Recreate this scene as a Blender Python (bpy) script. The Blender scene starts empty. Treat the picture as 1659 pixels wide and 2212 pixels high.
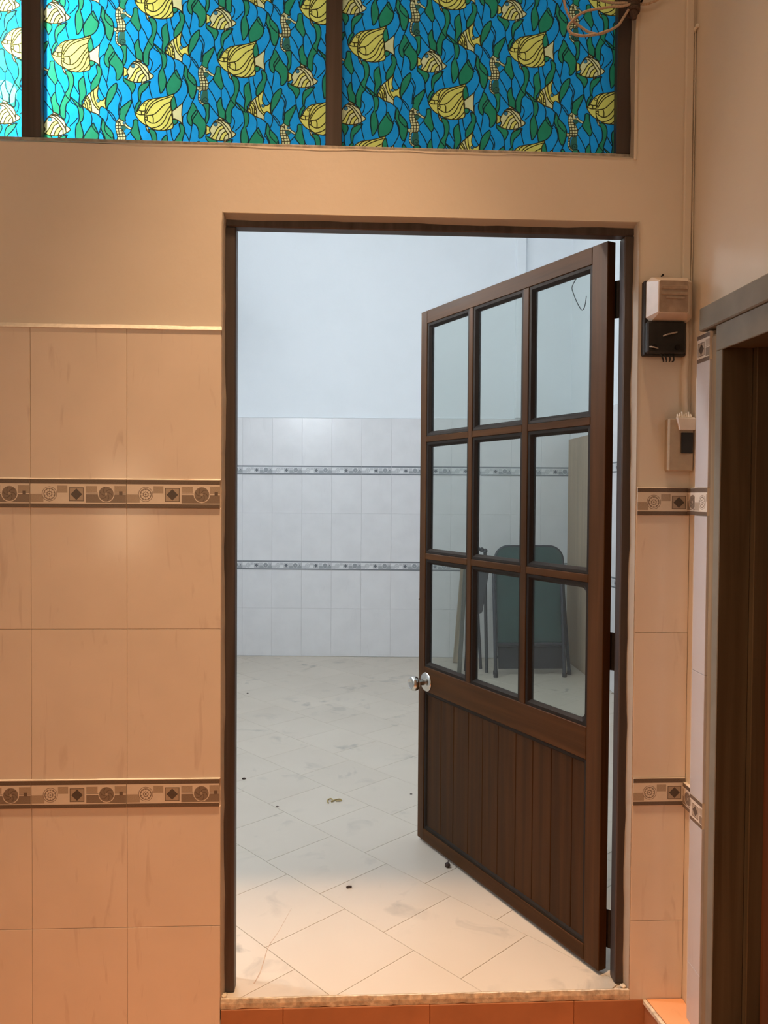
import bpy, bmesh, math, random
import numpy as np
from mathutils import Vector, Matrix
from mathutils.geometry import delaunay_2d_cdt

SC = bpy.context.scene
COL = SC.collection
random.seed(7)
PI = math.pi

# ------------------------------------------------------------------ camera, world, lights, exposure
cam_d = bpy.data.cameras.new('camera')
cam_d.sensor_fit = 'HORIZONTAL'; cam_d.sensor_width = 36.0
cam_d.lens = 36.0 * 1660 / 1659
cam_d.clip_start = 0.02
cam = bpy.data.objects.new('camera', cam_d); COL.objects.link(cam)
RIGHT = Vector((0.99887071, -0.04701506, 0.00684707))
FWD = Vector((0.04715920, 0.99862983, -0.02268178))
UP = Vector((-0.00577131, 0.02297907, 0.99971929))
m = Matrix.Identity(4)
for i in range(3):
    m[i][0] = RIGHT[i]; m[i][1] = UP[i]; m[i][2] = -FWD[i]
m.translation = Vector((0.0, -2.07022, 1.36689))
cam.matrix_world = m
SC.camera = cam

w = bpy.data.worlds.new('world'); SC.world = w; w.use_nodes = True
w.node_tree.nodes['Background'].inputs[0].default_value = (0.5, 0.6, 0.8, 1)
w.node_tree.nodes['Background'].inputs[1].default_value = 0.02

SC.view_settings.view_transform = 'Standard'
SC.view_settings.look = 'None'
SC.view_settings.gamma = 1.0
SC.view_settings.use_curve_mapping = False
SC.view_settings.exposure = 0.0
SC.cycles.max_bounces = 10
SC.cycles.diffuse_bounces = 6
SC.cycles.transparent_max_bounces = 16
SC.cycles.sample_clamp_indirect = 6.0

WARM = (1.0, 0.61, 0.34)
def light(name, kind, loc, energy, color, **kw):
    d = bpy.data.lights.new(name, kind); d.energy = energy; d.color = color
    for k, v in kw.items(): setattr(d, k, v)
    o = bpy.data.objects.new(name, d); COL.objects.link(o); o.location = loc
    return o
# assumed downlight high over the doorway, then an added spot and added fill lights
DOWN = (-0.12, -0.62, 4.20)
down = light('assumed_downlight_beam', 'SPOT', DOWN, 680, WARM, spot_size=math.radians(48), spot_blend=1.0, shadow_soft_size=0.09)
ADDED_SPOT = (0.42, -0.46, 4.20)
added_spot = light('added_spot_beam', 'SPOT', ADDED_SPOT, 150, WARM, spot_size=math.radians(40), spot_blend=1.0, shadow_soft_size=0.06)  # added second spot, for the fuse box shadow and a brighter landing
BACK_FILL = (-1.25, -3.90, 3.20)
lamp = light('back_fill_light', 'AREA', BACK_FILL, 9.5, (1.0, 0.80, 0.58), shape='RECTANGLE', size=1.1, size_y=0.30)  # added warm fill from behind, evens out the door wall
lamp.rotation_euler = (math.radians(62), 0, 0)
SIDE_FILL = (-2.13, -1.70, 2.05)
side = light('side_fill_light', 'AREA', SIDE_FILL, 6.5, (1.0, 0.80, 0.58), shape='RECTANGLE', size=0.25, size_y=0.80)  # added fill, keeps the door wall brighter toward the left
side.rotation_euler = (PI / 2, 0, -PI / 2)
# unseen cool fluorescent tubes, one assumed and one added, on the left wall of the far room (the emissive tubes are built with their fixtures)
TUBE_STRENGTH = 172.0
BULB_STRENGTH = 1600.0
TUBE_COLOR = (0.91, 0.97, 1.04)

# ------------------------------------------------------------------ materials
def mat(name):
    mt = bpy.data.materials.new(name); mt.use_nodes = True
    nt = mt.node_tree; nt.nodes.clear()
    out = nt.nodes.new('ShaderNodeOutputMaterial')
    return mt, nt, out
def N(nt, kind, **kw):
    n = nt.nodes.new(kind)
    for k, v in kw.items():
        if k.startswith('i_'):
            n.inputs[k[2:].replace('_', ' ')].default_value = v
        else: setattr(n, k, v)
    return n
def rgba(c): return (c[0], c[1], c[2], 1.0)
def ramp(nt, stops, fac):
    r = nt.nodes.new('ShaderNodeValToRGB'); e = r.color_ramp.elements
    e[0].position, e[0].color = stops[0][0], rgba(stops[0][1])
    e[1].position, e[1].color = stops[-1][0], rgba(stops[-1][1])
    for p, c in stops[1:-1]:
        k = e.new(p); k.color = rgba(c)
    nt.links.new(fac, r.inputs[0]); return r.outputs[0]
def mixc(nt, fac, a, b, mode='MIX'):
    n = nt.nodes.new('ShaderNodeMix'); n.data_type = 'RGBA'; n.blend_type = mode
    for idx, v in ((0, fac), (6, a), (7, b)):
        if hasattr(v, 'is_linked') or hasattr(v, 'links'): nt.links.new(v, n.inputs[idx])
        else: n.inputs[idx].default_value = v if idx == 0 else rgba(v)
    return n.outputs[2]
def simple(name, col, rough=0.5, metal=0.0, var=0.08, scale=30.0, bump=0.0, spec=0.5, coord='Object'):
    mt, nt, out = mat(name)
    b = N(nt, 'ShaderNodeBsdfPrincipled'); b.inputs['Roughness'].default_value = rough
    b.inputs['Metallic'].default_value = metal; b.inputs['Specular IOR Level'].default_value = spec
    tc = N(nt, 'ShaderNodeTexCoord')
    no = N(nt, 'ShaderNodeTexNoise'); no.inputs['Scale'].default_value = scale; no.inputs['Detail'].default_value = 6
    nt.links.new(tc.outputs[coord], no.inputs['Vector'])
    c = ramp(nt, [(0.3, [v * (1 - var) for v in col]), (0.7, [min(1, v * (1 + var)) for v in col])], no.outputs['Fac'])
    nt.links.new(c, b.inputs['Base Color'])
    if bump:
        bp = N(nt, 'ShaderNodeBump'); bp.inputs['Strength'].default_value = bump; bp.inputs['Distance'].default_value = 0.004
        nt.links.new(no.outputs['Fac'], bp.inputs['Height']); nt.links.new(bp.outputs[0], b.inputs['Normal'])
    nt.links.new(b.outputs[0], out.inputs[0]); return mt
def wood(name, dark, light_, rough=0.35, axis='Z', spec=0.5, scale=1.0):
    mt, nt, out = mat(name)
    b = N(nt, 'ShaderNodeBsdfPrincipled'); b.inputs['Roughness'].default_value = rough
    b.inputs['Specular IOR Level'].default_value = spec; b.inputs['Specular Tint'].default_value = (1.0, 0.72, 0.52, 1)
    tc = N(nt, 'ShaderNodeTexCoord'); mp = N(nt, 'ShaderNodeMapping')
    sc = {'X': (1.5, 38, 38), 'Y': (38, 1.5, 38), 'Z': (38, 38, 1.5)}[axis]
    mp.inputs['Scale'].default_value = [s * scale for s in sc]
    oi = N(nt, 'ShaderNodeObjectInfo')
    ad = N(nt, 'ShaderNodeVectorMath', operation='ADD')
    nt.links.new(tc.outputs['Object'], mp.inputs['Vector']); nt.links.new(mp.outputs[0], ad.inputs[0])
    sc2 = N(nt, 'ShaderNodeVectorMath', operation='SCALE'); sc2.inputs[0].default_value = (7, 3, 5)
    nt.links.new(oi.outputs['Random'], sc2.inputs['Scale']); nt.links.new(sc2.outputs[0], ad.inputs[1])
    no = N(nt, 'ShaderNodeTexNoise'); no.inputs['Scale'].default_value = 1.0; no.inputs['Detail'].default_value = 8
    no.inputs['Distortion'].default_value = 0.6
    nt.links.new(ad.outputs[0], no.inputs['Vector'])
    c = ramp(nt, [(0.28, dark), (0.72, light_)], no.outputs['Fac'])
    r = nt.nodes.new('ShaderNodeMapRange'); r.inputs['To Min'].default_value = rough * 0.8; r.inputs['To Max'].default_value = rough * 1.3
    nt.links.new(no.outputs['Fac'], r.inputs['Value']); nt.links.new(r.outputs[0], b.inputs['Roughness'])
    nt.links.new(c, b.inputs['Base Color'])
    nt.links.new(b.outputs[0], out.inputs[0]); return mt
def tile_mat(name, base, vein, rough=0.22, vein_amt=0.5):
    mt, nt, out = mat(name)
    b = N(nt, 'ShaderNodeBsdfPrincipled'); b.inputs['Roughness'].default_value = rough
    tc = N(nt, 'ShaderNodeTexCoord'); oi = N(nt, 'ShaderNodeObjectInfo')
    off = N(nt, 'ShaderNodeVectorMath', operation='SCALE'); off.inputs[0].default_value = (5, 9, 3)
    nt.links.new(oi.outputs['Random'], off.inputs['Scale'])
    add = N(nt, 'ShaderNodeVectorMath', operation='ADD')
    nt.links.new(tc.outputs['Object'], add.inputs[0]); nt.links.new(off.outputs[0], add.inputs[1])
    mp = N(nt, 'ShaderNodeMapping'); mp.inputs['Rotation'].default_value = (0, math.radians(-24), 0)
    mp.inputs['Scale'].default_value = (26, 10, 4.2)
    nt.links.new(add.outputs[0], mp.inputs['Vector'])
    no = N(nt, 'ShaderNodeTexNoise'); no.inputs['Scale'].default_value = 1.0; no.inputs['Detail'].default_value = 4; no.inputs['Distortion'].default_value = 1.2
    nt.links.new(mp.outputs[0], no.inputs['Vector'])
    v = ramp(nt, [(0.0, (0, 0, 0)), (0.62, (0, 0, 0)), (0.74, (1, 1, 1)), (1.0, (1, 1, 1))], no.outputs['Fac'])
    n2 = N(nt, 'ShaderNodeTexNoise'); n2.inputs['Scale'].default_value = 7.0; n2.inputs['Detail'].default_value = 3
    nt.links.new(add.outputs[0], n2.inputs['Vector'])
    cl = ramp(nt, [(0.35, [x * 0.95 for x in base]), (0.65, base)], n2.outputs['Fac'])
    ml = N(nt, 'ShaderNodeMath', operation='MULTIPLY'); ml.inputs[1].default_value = vein_amt
    nt.links.new(v, ml.inputs[0])
    c = mixc(nt, ml.outputs[0], cl, vein)
    nt.links.new(c, b.inputs['Base Color'])
    nt.links.new(b.outputs[0], out.inputs[0]); return mt
def plaster_mat(name, base, stain, rough=0.65, amt=0.25):
    mt, nt, out = mat(name)
    b = N(nt, 'ShaderNodeBsdfPrincipled'); b.inputs['Roughness'].default_value = rough
    b.inputs['Specular IOR Level'].default_value = 0.3
    g = N(nt, 'ShaderNodeNewGeometry')
    no = N(nt, 'ShaderNodeTexNoise'); no.inputs['Scale'].default_value = 2.3; no.inputs['Detail'].default_value = 7; no.inputs['Roughness'].default_value = 0.6
    nt.links.new(g.outputs['Position'], no.inputs['Vector'])
    v = ramp(nt, [(0.45, (0, 0, 0)), (0.8, (1, 1, 1))], no.outputs['Fac'])
    ml = N(nt, 'ShaderNodeMath', operation='MULTIPLY'); ml.inputs[1].default_value = amt
    nt.links.new(v, ml.inputs[0])
    nt.links.new(mixc(nt, ml.outputs[0], base, stain), b.inputs['Base Color'])
    n2 = N(nt, 'ShaderNodeTexNoise'); n2.inputs['Scale'].default_value = 60; n2.inputs['Detail'].default_value = 5
    nt.links.new(g.outputs['Position'], n2.inputs['Vector'])
    bp = N(nt, 'ShaderNodeBump'); bp.inputs['Strength'].default_value = 0.12; bp.inputs['Distance'].default_value = 0.003
    nt.links.new(n2.outputs['Fac'], bp.inputs['Height']); nt.links.new(bp.outputs[0], b.inputs['Normal'])
    nt.links.new(b.outputs[0], out.inputs[0]); return mt
def floor_mat(name):
    mt, nt, out = mat(name)
    b = N(nt, 'ShaderNodeBsdfPrincipled'); b.inputs['Roughness'].default_value = 0.38
    g = N(nt, 'ShaderNodeNewGeometry')
    n1 = N(nt, 'ShaderNodeTexNoise'); n1.inputs['Scale'].default_value = 1.6; n1.inputs['Detail'].default_value = 6
    n2 = N(nt, 'ShaderNodeTexNoise'); n2.inputs['Scale'].default_value = 7.5; n2.inputs['Detail'].default_value = 5; n2.inputs['Distortion'].default_value = 0.8
    n3 = N(nt, 'ShaderNodeTexNoise'); n3.inputs['Scale'].default_value = 2.3; n3.inputs['Detail'].default_value = 4
    for n in (n1, n2, n3): nt.links.new(g.outputs['Position'], n.inputs['Vector'])
    oi = N(nt, 'ShaderNodeObjectInfo')
    base = ramp(nt, [(0.3, (0.57, 0.50, 0.41)), (0.7, (0.63, 0.56, 0.465))], n1.outputs['Fac'])
    sm = ramp(nt, [(0.0, (0, 0, 0)), (0.565, (0, 0, 0)), (0.70, (1, 1, 1)), (1.0, (1, 1, 1))], n2.outputs['Fac'])
    gate = ramp(nt, [(0.45, (0, 0, 0)), (0.62, (1, 1, 1))], n3.outputs['Fac'])
    ml = N(nt, 'ShaderNodeMath', operation='MULTIPLY'); nt.links.new(sm, ml.inputs[0]); nt.links.new(gate, ml.inputs[1])
    m2 = N(nt, 'ShaderNodeMath', operation='MULTIPLY'); m2.inputs[1].default_value = 0.75; nt.links.new(ml.outputs[0], m2.inputs[0])
    c = mixc(nt, m2.outputs[0], base, (0.30, 0.28, 0.24))
    # each tile a shade of its own
    rr = N(nt, 'ShaderNodeMapRange'); rr.inputs['To Min'].default_value = 0.97; rr.inputs['To Max'].default_value = 1.02
    nt.links.new(oi.outputs['Random'], rr.inputs['Value'])
    vm = N(nt, 'ShaderNodeVectorMath', operation='SCALE'); nt.links.new(c, vm.inputs[0]); nt.links.new(rr.outputs[0], vm.inputs['Scale'])
    nt.links.new(vm.outputs[0], b.inputs['Base Color'])
    nt.links.new(b.outputs[0], out.inputs[0]); return mt
def glass_mat(name, tint, refl=1.0, dirt=0.0):
    mt, nt, out = mat(name)
    tr = N(nt, 'ShaderNodeBsdfTransparent'); tr.inputs[0].default_value = rgba(tint)
    gl = N(nt, 'ShaderNodeBsdfGlossy'); gl.inputs['Roughness'].default_value = 0.03; gl.inputs[0].default_value = (1, 1, 1, 1)
    fr = N(nt, 'ShaderNodeFresnel'); fr.inputs['IOR'].default_value = 1.5
    gm = N(nt, 'ShaderNodeNewGeometry'); io = N(nt, 'ShaderNodeMapRange')      # the same air-to-glass angle law on both faces of the pane
    io.inputs['To Min'].default_value = 1.5; io.inputs['To Max'].default_value = 1 / 1.5
    nt.links.new(gm.outputs['Backfacing'], io.inputs['Value']); nt.links.new(io.outputs[0], fr.inputs['IOR'])
    ml = N(nt, 'ShaderNodeMath', operation='MULTIPLY'); ml.inputs[1].default_value = refl; nt.links.new(fr.outputs[0], ml.inputs[0])
    mx = N(nt, 'ShaderNodeMixShader'); nt.links.new(ml.outputs[0], mx.inputs[0]); nt.links.new(tr.outputs[0], mx.inputs[1]); nt.links.new(gl.outputs[0], mx.inputs[2])
    last = mx.outputs[0]
    if dirt:
        df = N(nt, 'ShaderNodeBsdfDiffuse'); df.inputs[0].default_value = (0.72, 0.76, 0.76, 1)
        m2 = N(nt, 'ShaderNodeMixShader')
        g = N(nt, 'ShaderNodeNewGeometry'); no = N(nt, 'ShaderNodeTexNoise'); no.inputs['Scale'].default_value = 3.0; no.inputs['Detail'].default_value = 5
        nt.links.new(g.outputs['Position'], no.inputs['Vector'])
        mr = N(nt, 'ShaderNodeMapRange'); mr.inputs['To Min'].default_value = dirt * 0.6; mr.inputs['To Max'].default_value = dirt * 1.4
        nt.links.new(no.outputs['Fac'], mr.inputs['Value']); nt.links.new(mr.outputs[0], m2.inputs[0])
        nt.links.new(last, m2.inputs[1]); nt.links.new(df.outputs[0], m2.inputs[2]); last = m2.outputs[0]
    nt.links.new(last, out.inputs[0]); return mt
def film_mat(name, col, trans=0.74, clear=0.0):
    mt, nt, out = mat(name)
    g = N(nt, 'ShaderNodeNewGeometry'); no = N(nt, 'ShaderNodeTexNoise'); no.inputs['Scale'].default_value = 40; no.inputs['Detail'].default_value = 3
    nt.links.new(g.outputs['Position'], no.inputs['Vector'])
    c = ramp(nt, [(0.3, [v * 0.94 for v in col]), (0.7, [min(1, v * 1.05) for v in col])], no.outputs['Fac'])
    df = N(nt, 'ShaderNodeBsdfDiffuse'); tl = N(nt, 'ShaderNodeBsdfTranslucent'); gs = N(nt, 'ShaderNodeBsdfGlossy')
    gs.inputs['Roughness'].default_value = 0.25; gs.inputs[0].default_value = (1, 1, 1, 1)
    nt.links.new(c, df.inputs[0]); nt.links.new(c, tl.inputs[0])
    m1 = N(nt, 'ShaderNodeMixShader'); m1.inputs[0].default_value = trans
    nt.links.new(df.outputs[0], m1.inputs[1]); nt.links.new(tl.outputs[0], m1.inputs[2])
    last = m1.outputs[0]
    if clear:
        tp = N(nt, 'ShaderNodeBsdfTransparent'); nt.links.new(c, tp.inputs[0])
        m3 = N(nt, 'ShaderNodeMixShader'); m3.inputs[0].default_value = clear
        nt.links.new(last, m3.inputs[1]); nt.links.new(tp.outputs[0], m3.inputs[2]); last = m3.outputs[0]
    m2 = N(nt, 'ShaderNodeMixShader'); m2.inputs[0].default_value = 0.012
    nt.links.new(last, m2.inputs[1]); nt.links.new(gs.outputs[0], m2.inputs[2])
    nt.links.new(m2.outputs[0], out.inputs[0]); return mt
def emit_mat(name, col, strength):
    mt, nt, out = mat(name)
    e = N(nt, 'ShaderNodeEmission'); e.inputs[0].default_value = rgba(col); e.inputs[1].default_value = strength
    nt.links.new(e.outputs[0], out.inputs[0]); return mt

M = {}
M['plaster_near'] = plaster_mat('cream wall paint', (0.78, 0.71, 0.61), (0.52, 0.44, 0.34), amt=0.22)
M['plaster_far'] = plaster_mat('pale blue white wall paint', (0.84, 0.88, 0.91), (0.70, 0.75, 0.77), amt=0.25)
M['ceiling'] = plaster_mat('white ceiling paint', (0.80, 0.79, 0.76), (0.6, 0.6, 0.55))
M['tile'] = tile_mat('cream veined tile glaze', (0.80, 0.70, 0.60), (0.47, 0.35, 0.29), 0.13, 0.30)
M['tile_shaded'] = tile_mat('shade greyed white tile glaze', (0.56, 0.54, 0.55), (0.45, 0.40, 0.40), 0.2, 0.3)  # white tile, greyed in its colour for the shade on the pier
M['tile_white'] = tile_mat('white veined tile glaze', (0.79, 0.79, 0.80), (0.66, 0.66, 0.67), 0.25, 0.25)
M['grout'] = simple('grout', (0.70, 0.60, 0.50), 0.9, var=0.2, scale=60)
M['grout_far'] = simple('grey grout', (0.68, 0.68, 0.68), 0.9, var=0.2, scale=40)
M['mortar'] = simple('white cement bead', (0.86, 0.80, 0.70), 0.7, var=0.08, scale=80, bump=0.5)
M['rough_cement'] = simple('rough grey cement', (0.42, 0.38, 0.32), 0.9, var=0.3, scale=70, bump=0.8)
M['floor'] = floor_mat('beige floor tile glaze')
M['floor_grout'] = simple('dirty floor grout', (0.46, 0.38, 0.29), 0.9, var=0.3, scale=30, coord='Object')
M['riser'] = simple('red brown tile', (0.40, 0.165, 0.072), 0.45, var=0.12, scale=9)
M['landing'] = tile_mat('warm beige landing tile', (0.80, 0.40, 0.20), (0.6, 0.3, 0.15), 0.3, 0.3)
M['edge_strip'] = simple('chipped tile edge', (0.62, 0.54, 0.42), 0.8, var=0.35, scale=55, bump=0.6)
M['frame'] = wood('dark painted frame', (0.034, 0.031, 0.032), (0.078, 0.070, 0.070), 0.45, 'Z')
M['bead'] = wood('dark glazing bead wood', (0.007, 0.006, 0.0055), (0.017, 0.014, 0.012), 0.55, 'Z', 0.2)
M['wood_v'] = wood('varnished brown wood upright', (0.040, 0.017, 0.006), (0.085, 0.036, 0.013), 0.38, 'Z', 0.14)
M['wood_h'] = wood('varnished brown wood crosswise', (0.040, 0.017, 0.006), (0.085, 0.036, 0.013), 0.40, 'X', 0.10)
M['board'] = wood('varnished brown panel boards', (0.030, 0.012, 0.004), (0.062, 0.025, 0.008), 0.42, 'Z', 0.15)
M['glass'] = glass_mat('door glass', (0.83, 0.86, 0.84), 0.55, 0.010)
M['win_glass'] = glass_mat('window glass', (0.9, 0.94, 0.94), 1.0)
M['steel'] = simple('brushed steel', (0.62, 0.60, 0.56), 0.22, 1.0, 0.06, 40)
M['iron'] = simple('dark iron', (0.018, 0.014, 0.013), 0.45, 0.6, 0.2, 60)
M['black'] = simple('sooty black plastic', (0.015, 0.014, 0.013), 0.6, 0, 0.3, 40)
M['white_plastic'] = simple('yellowed white plastic', (0.70, 0.62, 0.54), 0.35, 0, 0.06, 30)
M['dirty_plastic'] = simple('dirt browned plastic', (0.36, 0.27, 0.20), 0.45, 0, 0.2, 45)
M['beige_plastic'] = simple('shade darkened beige plastic', (0.44, 0.35, 0.25), 0.5, 0, 0.08, 40)  # colour darkened for the shadow the switch housing sits in
M['cord'] = simple('grimy beige cord', (0.56, 0.43, 0.31), 0.8, 0, 0.3, 300, 0.3)
M['cord_dark'] = simple('dark cord wrapping', (0.09, 0.06, 0.045), 0.85, 0, 0.3, 200, 0.3)
M['copper_wire'] = simple('bare wire ends', (0.45, 0.40, 0.34), 0.5, 0.3, 0.1, 80)
M['door_brown'] = wood('reddish brown door', (0.10, 0.035, 0.015), (0.17, 0.065, 0.028), 0.45, 'Z')
M['jamb'] = wood('dark olive jamb', (0.060, 0.045, 0.025), (0.115, 0.090, 0.055), 0.6, 'Z')
M['jamb_edge'] = wood('worn wood edge', (0.15, 0.105, 0.06), (0.30, 0.215, 0.13), 0.75, 'Z')
M['lintel'] = simple('grey lintel paint', (0.20, 0.18, 0.14), 0.7, 0, 0.1, 12)
M['table_green'] = simple('dull green table top', (0.012, 0.050, 0.044), 0.45, 0, 0.15, 8)
M['tube_metal'] = simple('blue grey painted tube', (0.030, 0.033, 0.045), 0.4, 0.3, 0.15, 30)
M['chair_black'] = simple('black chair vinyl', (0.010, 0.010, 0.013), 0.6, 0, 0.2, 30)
M['plank_wood'] = wood('weathered plank', (0.16, 0.12, 0.08), (0.50, 0.42, 0.31), 0.8, 'Z', scale=0.7)
M['plank_dark'] = wood('dark plank edge', (0.03, 0.035, 0.03), (0.12, 0.12, 0.10), 0.7, 'Z')
M['plywood'] = wood('tan plywood', (0.30, 0.22, 0.15), (0.40, 0.30, 0.21), 0.7, 'Z', scale=0.5)
M['rust'] = simple('rusty stain', (0.46, 0.33, 0.23), 0.6, 0, 0.2, 60)
M['seed'] = simple('dark dry pod', (0.045, 0.025, 0.018), 0.7, 0, 0.3, 200, 0.5)
M['yellow_band'] = simple('yellowed rubber', (0.45, 0.34, 0.14), 0.6, 0, 0.15, 100)
M['tube'] = emit_mat('fluorescent tube glow', TUBE_COLOR, TUBE_STRENGTH)
M['assumed_lit_pane'] = emit_mat('assumed window pane glow', (1.0, 0.72, 0.45), 3.6)  # glow of the assumed back window, mirrored in the wall tiles
M['bulb'] = emit_mat('white bulb glow', TUBE_COLOR, BULB_STRENGTH)
M['lens'] = emit_mat('downlight lens glow', WARM, 6.0)
M['fixture'] = simple('white fixture enamel', (0.8, 0.8, 0.8), 0.4, 0, 0.03, 20)
# print colours of the border tiles
M['b_base'] = simple('border print cream', (0.74, 0.66, 0.56), 0.25, 0, 0.03, 60)
M['b_bar'] = simple('border print dark bar', (0.150, 0.112, 0.085), 0.3, 0, 0.25, 500)
M['b_mid'] = simple('border print tan', (0.42, 0.34, 0.26), 0.3, 0, 0.12, 500)
M['b_low'] = simple('border print taupe', (0.25, 0.195, 0.15), 0.3, 0, 0.12, 500)
M['b_dia'] = simple('border print charcoal', (0.10, 0.080, 0.066), 0.3, 0, 0.2, 400)
F = ['b_base', 'b_bar', 'b_mid', 'b_low', 'b_dia']
M['c_base'] = simple('far border print white', (0.74, 0.75, 0.76), 0.25, 0, 0.03, 60)
M['c_bar'] = simple('far border print grey bar', (0.20, 0.215, 0.235), 0.3, 0, 0.15, 300)
M['c_mid'] = simple('far border print pale grey', (0.52, 0.53, 0.55), 0.3, 0, 0.10, 300)
M['c_low'] = simple('far border print mid grey', (0.33, 0.35, 0.37), 0.3, 0, 0.10, 300)
M['c_dia'] = simple('far border print charcoal', (0.13, 0.14, 0.16), 0.3, 0, 0.2, 300)
FF = ['c_base', 'c_bar', 'c_mid', 'c_low', 'c_dia']
# film colours
M['f_blue'] = film_mat('film sea blue', (0.012, 0.25, 0.50), clear=0.05)
M['f_green'] = film_mat('film weed green', (0.022, 0.20, 0.095), clear=0.03)
M['f_deep'] = film_mat('film deep green', (0.035, 0.11, 0.07))
M['f_yellow'] = film_mat('film fish yellow', (0.64, 0.53, 0.11), clear=0.03)
M['f_pale'] = film_mat('film pale yellow', (0.62, 0.53, 0.25), clear=0.03)
M['f_line'] = film_mat('film black line', (0.014, 0.030, 0.030), trans=0.35)
M['f_brown'] = film_mat('film brown line', (0.045, 0.036, 0.014), trans=0.35)
M['f_eye'] = film_mat('film eye blue', (0.05, 0.17, 0.24))

# ------------------------------------------------------------------ mesh helpers
def link(name, me, mats, parent=None, loc=(0, 0, 0), rot=(0, 0, 0)):
    o = bpy.data.objects.new(name, me); COL.objects.link(o)
    if mats is not None and not me.materials:
        for k in (mats if isinstance(mats, (list, tuple)) else [mats]): me.materials.append(M[k])
    if parent is not None: o.parent = parent
    o.location = loc; o.rotation_euler = rot
    return o
def mesh(bm, name='m', smooth=None):
    bmesh.ops.recalc_face_normals(bm, faces=bm.faces)
    me = bpy.data.meshes.new(name); bm.to_mesh(me); bm.free()
    if smooth is not None:
        for p in me.polygons: p.use_smooth = True
        me.set_sharp_from_angle(angle=math.radians(smooth))
    return me
def box(bm, x0, x1, y0, y1, z0, z1, mi=0):
    vs = [bm.verts.new(p) for p in ((x0,y0,z0),(x1,y0,z0),(x1,y1,z0),(x0,y1,z0),(x0,y0,z1),(x1,y0,z1),(x1,y1,z1),(x0,y1,z1))]
    fs = []
    for q in ((0,3,2,1),(4,5,6,7),(0,1,5,4),(1,2,6,5),(2,3,7,6),(3,0,4,7)):
        f = bm.faces.new([vs[i] for i in q]); f.material_index = mi; fs.append(f)
    return vs, fs
def bevel_all(bm, r, seg=1):
    bmesh.ops.bevel(bm, geom=list(bm.edges), offset=r, segments=seg, affect='EDGES', clamp_overlap=True)
def boxmesh(x0, x1, y0, y1, z0, z1, r=0.0, seg=1):
    bm = bmesh.new(); box(bm, x0, x1, y0, y1, z0, z1)
    if r: bevel_all(bm, r, seg)
    return mesh(bm)
def boxobj(name, b, mk, parent=None, r=0.0, seg=1):
    """box whose object origin sits at the box centre"""
    cx, cy, cz = (b[0]+b[1])/2, (b[2]+b[3])/2, (b[4]+b[5])/2
    me = boxmesh(b[0]-cx, b[1]-cx, b[2]-cy, b[3]-cy, b[4]-cz, b[5]-cz, r, seg)
    return link(name, me, mk, parent, (cx, cy, cz))
def empty(name, loc, rz=0.0):
    o = bpy.data.objects.new(name, None); COL.objects.link(o); o.location = loc; o.rotation_euler = (0, 0, rz)
    o.empty_display_size = 0.1
    return o
def tag(o, label=None, cat=None, group=None, kind=None):
    if label: o['label'] = label
    if cat: o['category'] = cat
    if group: o['group'] = group
    if kind: o['kind'] = kind
    return o
def catmull(pts, n=6, closed=False):
    pts = [Vector(p) for p in pts]; out = []
    L = len(pts); rng = L if closed else L - 1
    for i in range(rng):
        if closed: a, b, c, d = pts[(i-1) % L], pts[i], pts[(i+1) % L], pts[(i+2) % L]
        else: a, b, c, d = pts[max(i-1, 0)], pts[i], pts[i+1], pts[min(i+2, L-1)]
        for k in range(n):
            t = k / n; t2, t3 = t*t, t*t*t
            out.append(0.5*((2*b) + (c-a)*t + (2*a-5*b+4*c-d)*t2 + (3*b-a-3*c+d)*t3))
    if not closed: out.append(pts[-1])
    return out
def tube(bm, pts, r, seg=8, closed=False, mi=0):
    pts = [Vector(p) for p in pts]; n = len(pts); rings = []
    prev = None
    for i, p in enumerate(pts):
        a = pts[(i-1) % n] if (closed or i > 0) else p
        b = pts[(i+1) % n] if (closed or i < n-1) else p
        t = (b-a).normalized()
        if prev is None:
            ref = Vector((0,0,1)) if abs(t.z) < 0.9 else Vector((1,0,0))
            nrm = t.cross(ref).normalized()
        else:
            nrm = (prev - t*prev.dot(t)).normalized()
        prev = nrm; bn = t.cross(nrm)
        rr = r[i] if isinstance(r, (list, tuple)) else r
        rings.append([bm.verts.new(p + (nrm*math.cos(2*PI*k/seg) + bn*math.sin(2*PI*k/seg))*rr) for k in range(seg)])
    m_ = n if closed else n-1
    for i in range(m_):
        A, B = rings[i], rings[(i+1) % n]
        for k in range(seg):
            f = bm.faces.new((A[k], A[(k+1) % seg], B[(k+1) % seg], B[k])); f.material_index = mi
    if not closed:
        for R_, rev in ((rings[0], True), (rings[-1], False)):
            f = bm.faces.new(R_[::-1] if rev else R_); f.material_index = mi
def tubemesh(pts, r, seg=8, closed=False):
    bm = bmesh.new(); tube(bm, pts, r, seg, closed); return mesh(bm, smooth=60)
def lathe(profile, seg=24):
    """profile [(r, z)] turned about Z"""
    bm = bmesh.new(); rings = []
    for r, z in profile:
        if r < 1e-6: rings.append([bm.verts.new((0, 0, z))])
        else: rings.append([bm.verts.new((r*math.cos(2*PI*k/seg), r*math.sin(2*PI*k/seg), z)) for k in range(seg)])
    for A, B in zip(rings, rings[1:]):
        for k in range(seg):
            if len(A) == 1 and len(B) == 1: continue
            if len(A) == 1: bm.faces.new((A[0], B[k], B[(k+1) % seg]))
            elif len(B) == 1: bm.faces.new((A[k], A[(k+1) % seg], B[0]))
            else: bm.faces.new((A[k], A[(k+1) % seg], B[(k+1) % seg], B[k]))
    return mesh(bm, smooth=35)
def quadstrip(bm, loops, mi=0):
    vs = [[bm.verts.new(p) for p in l] for l in loops]
    for A, B in zip(vs, vs[1:]):
        for k in range(len(A)-1):
            f = bm.faces.new((A[k], A[k+1], B[k+1], B[k])); f.material_index = mi

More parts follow.
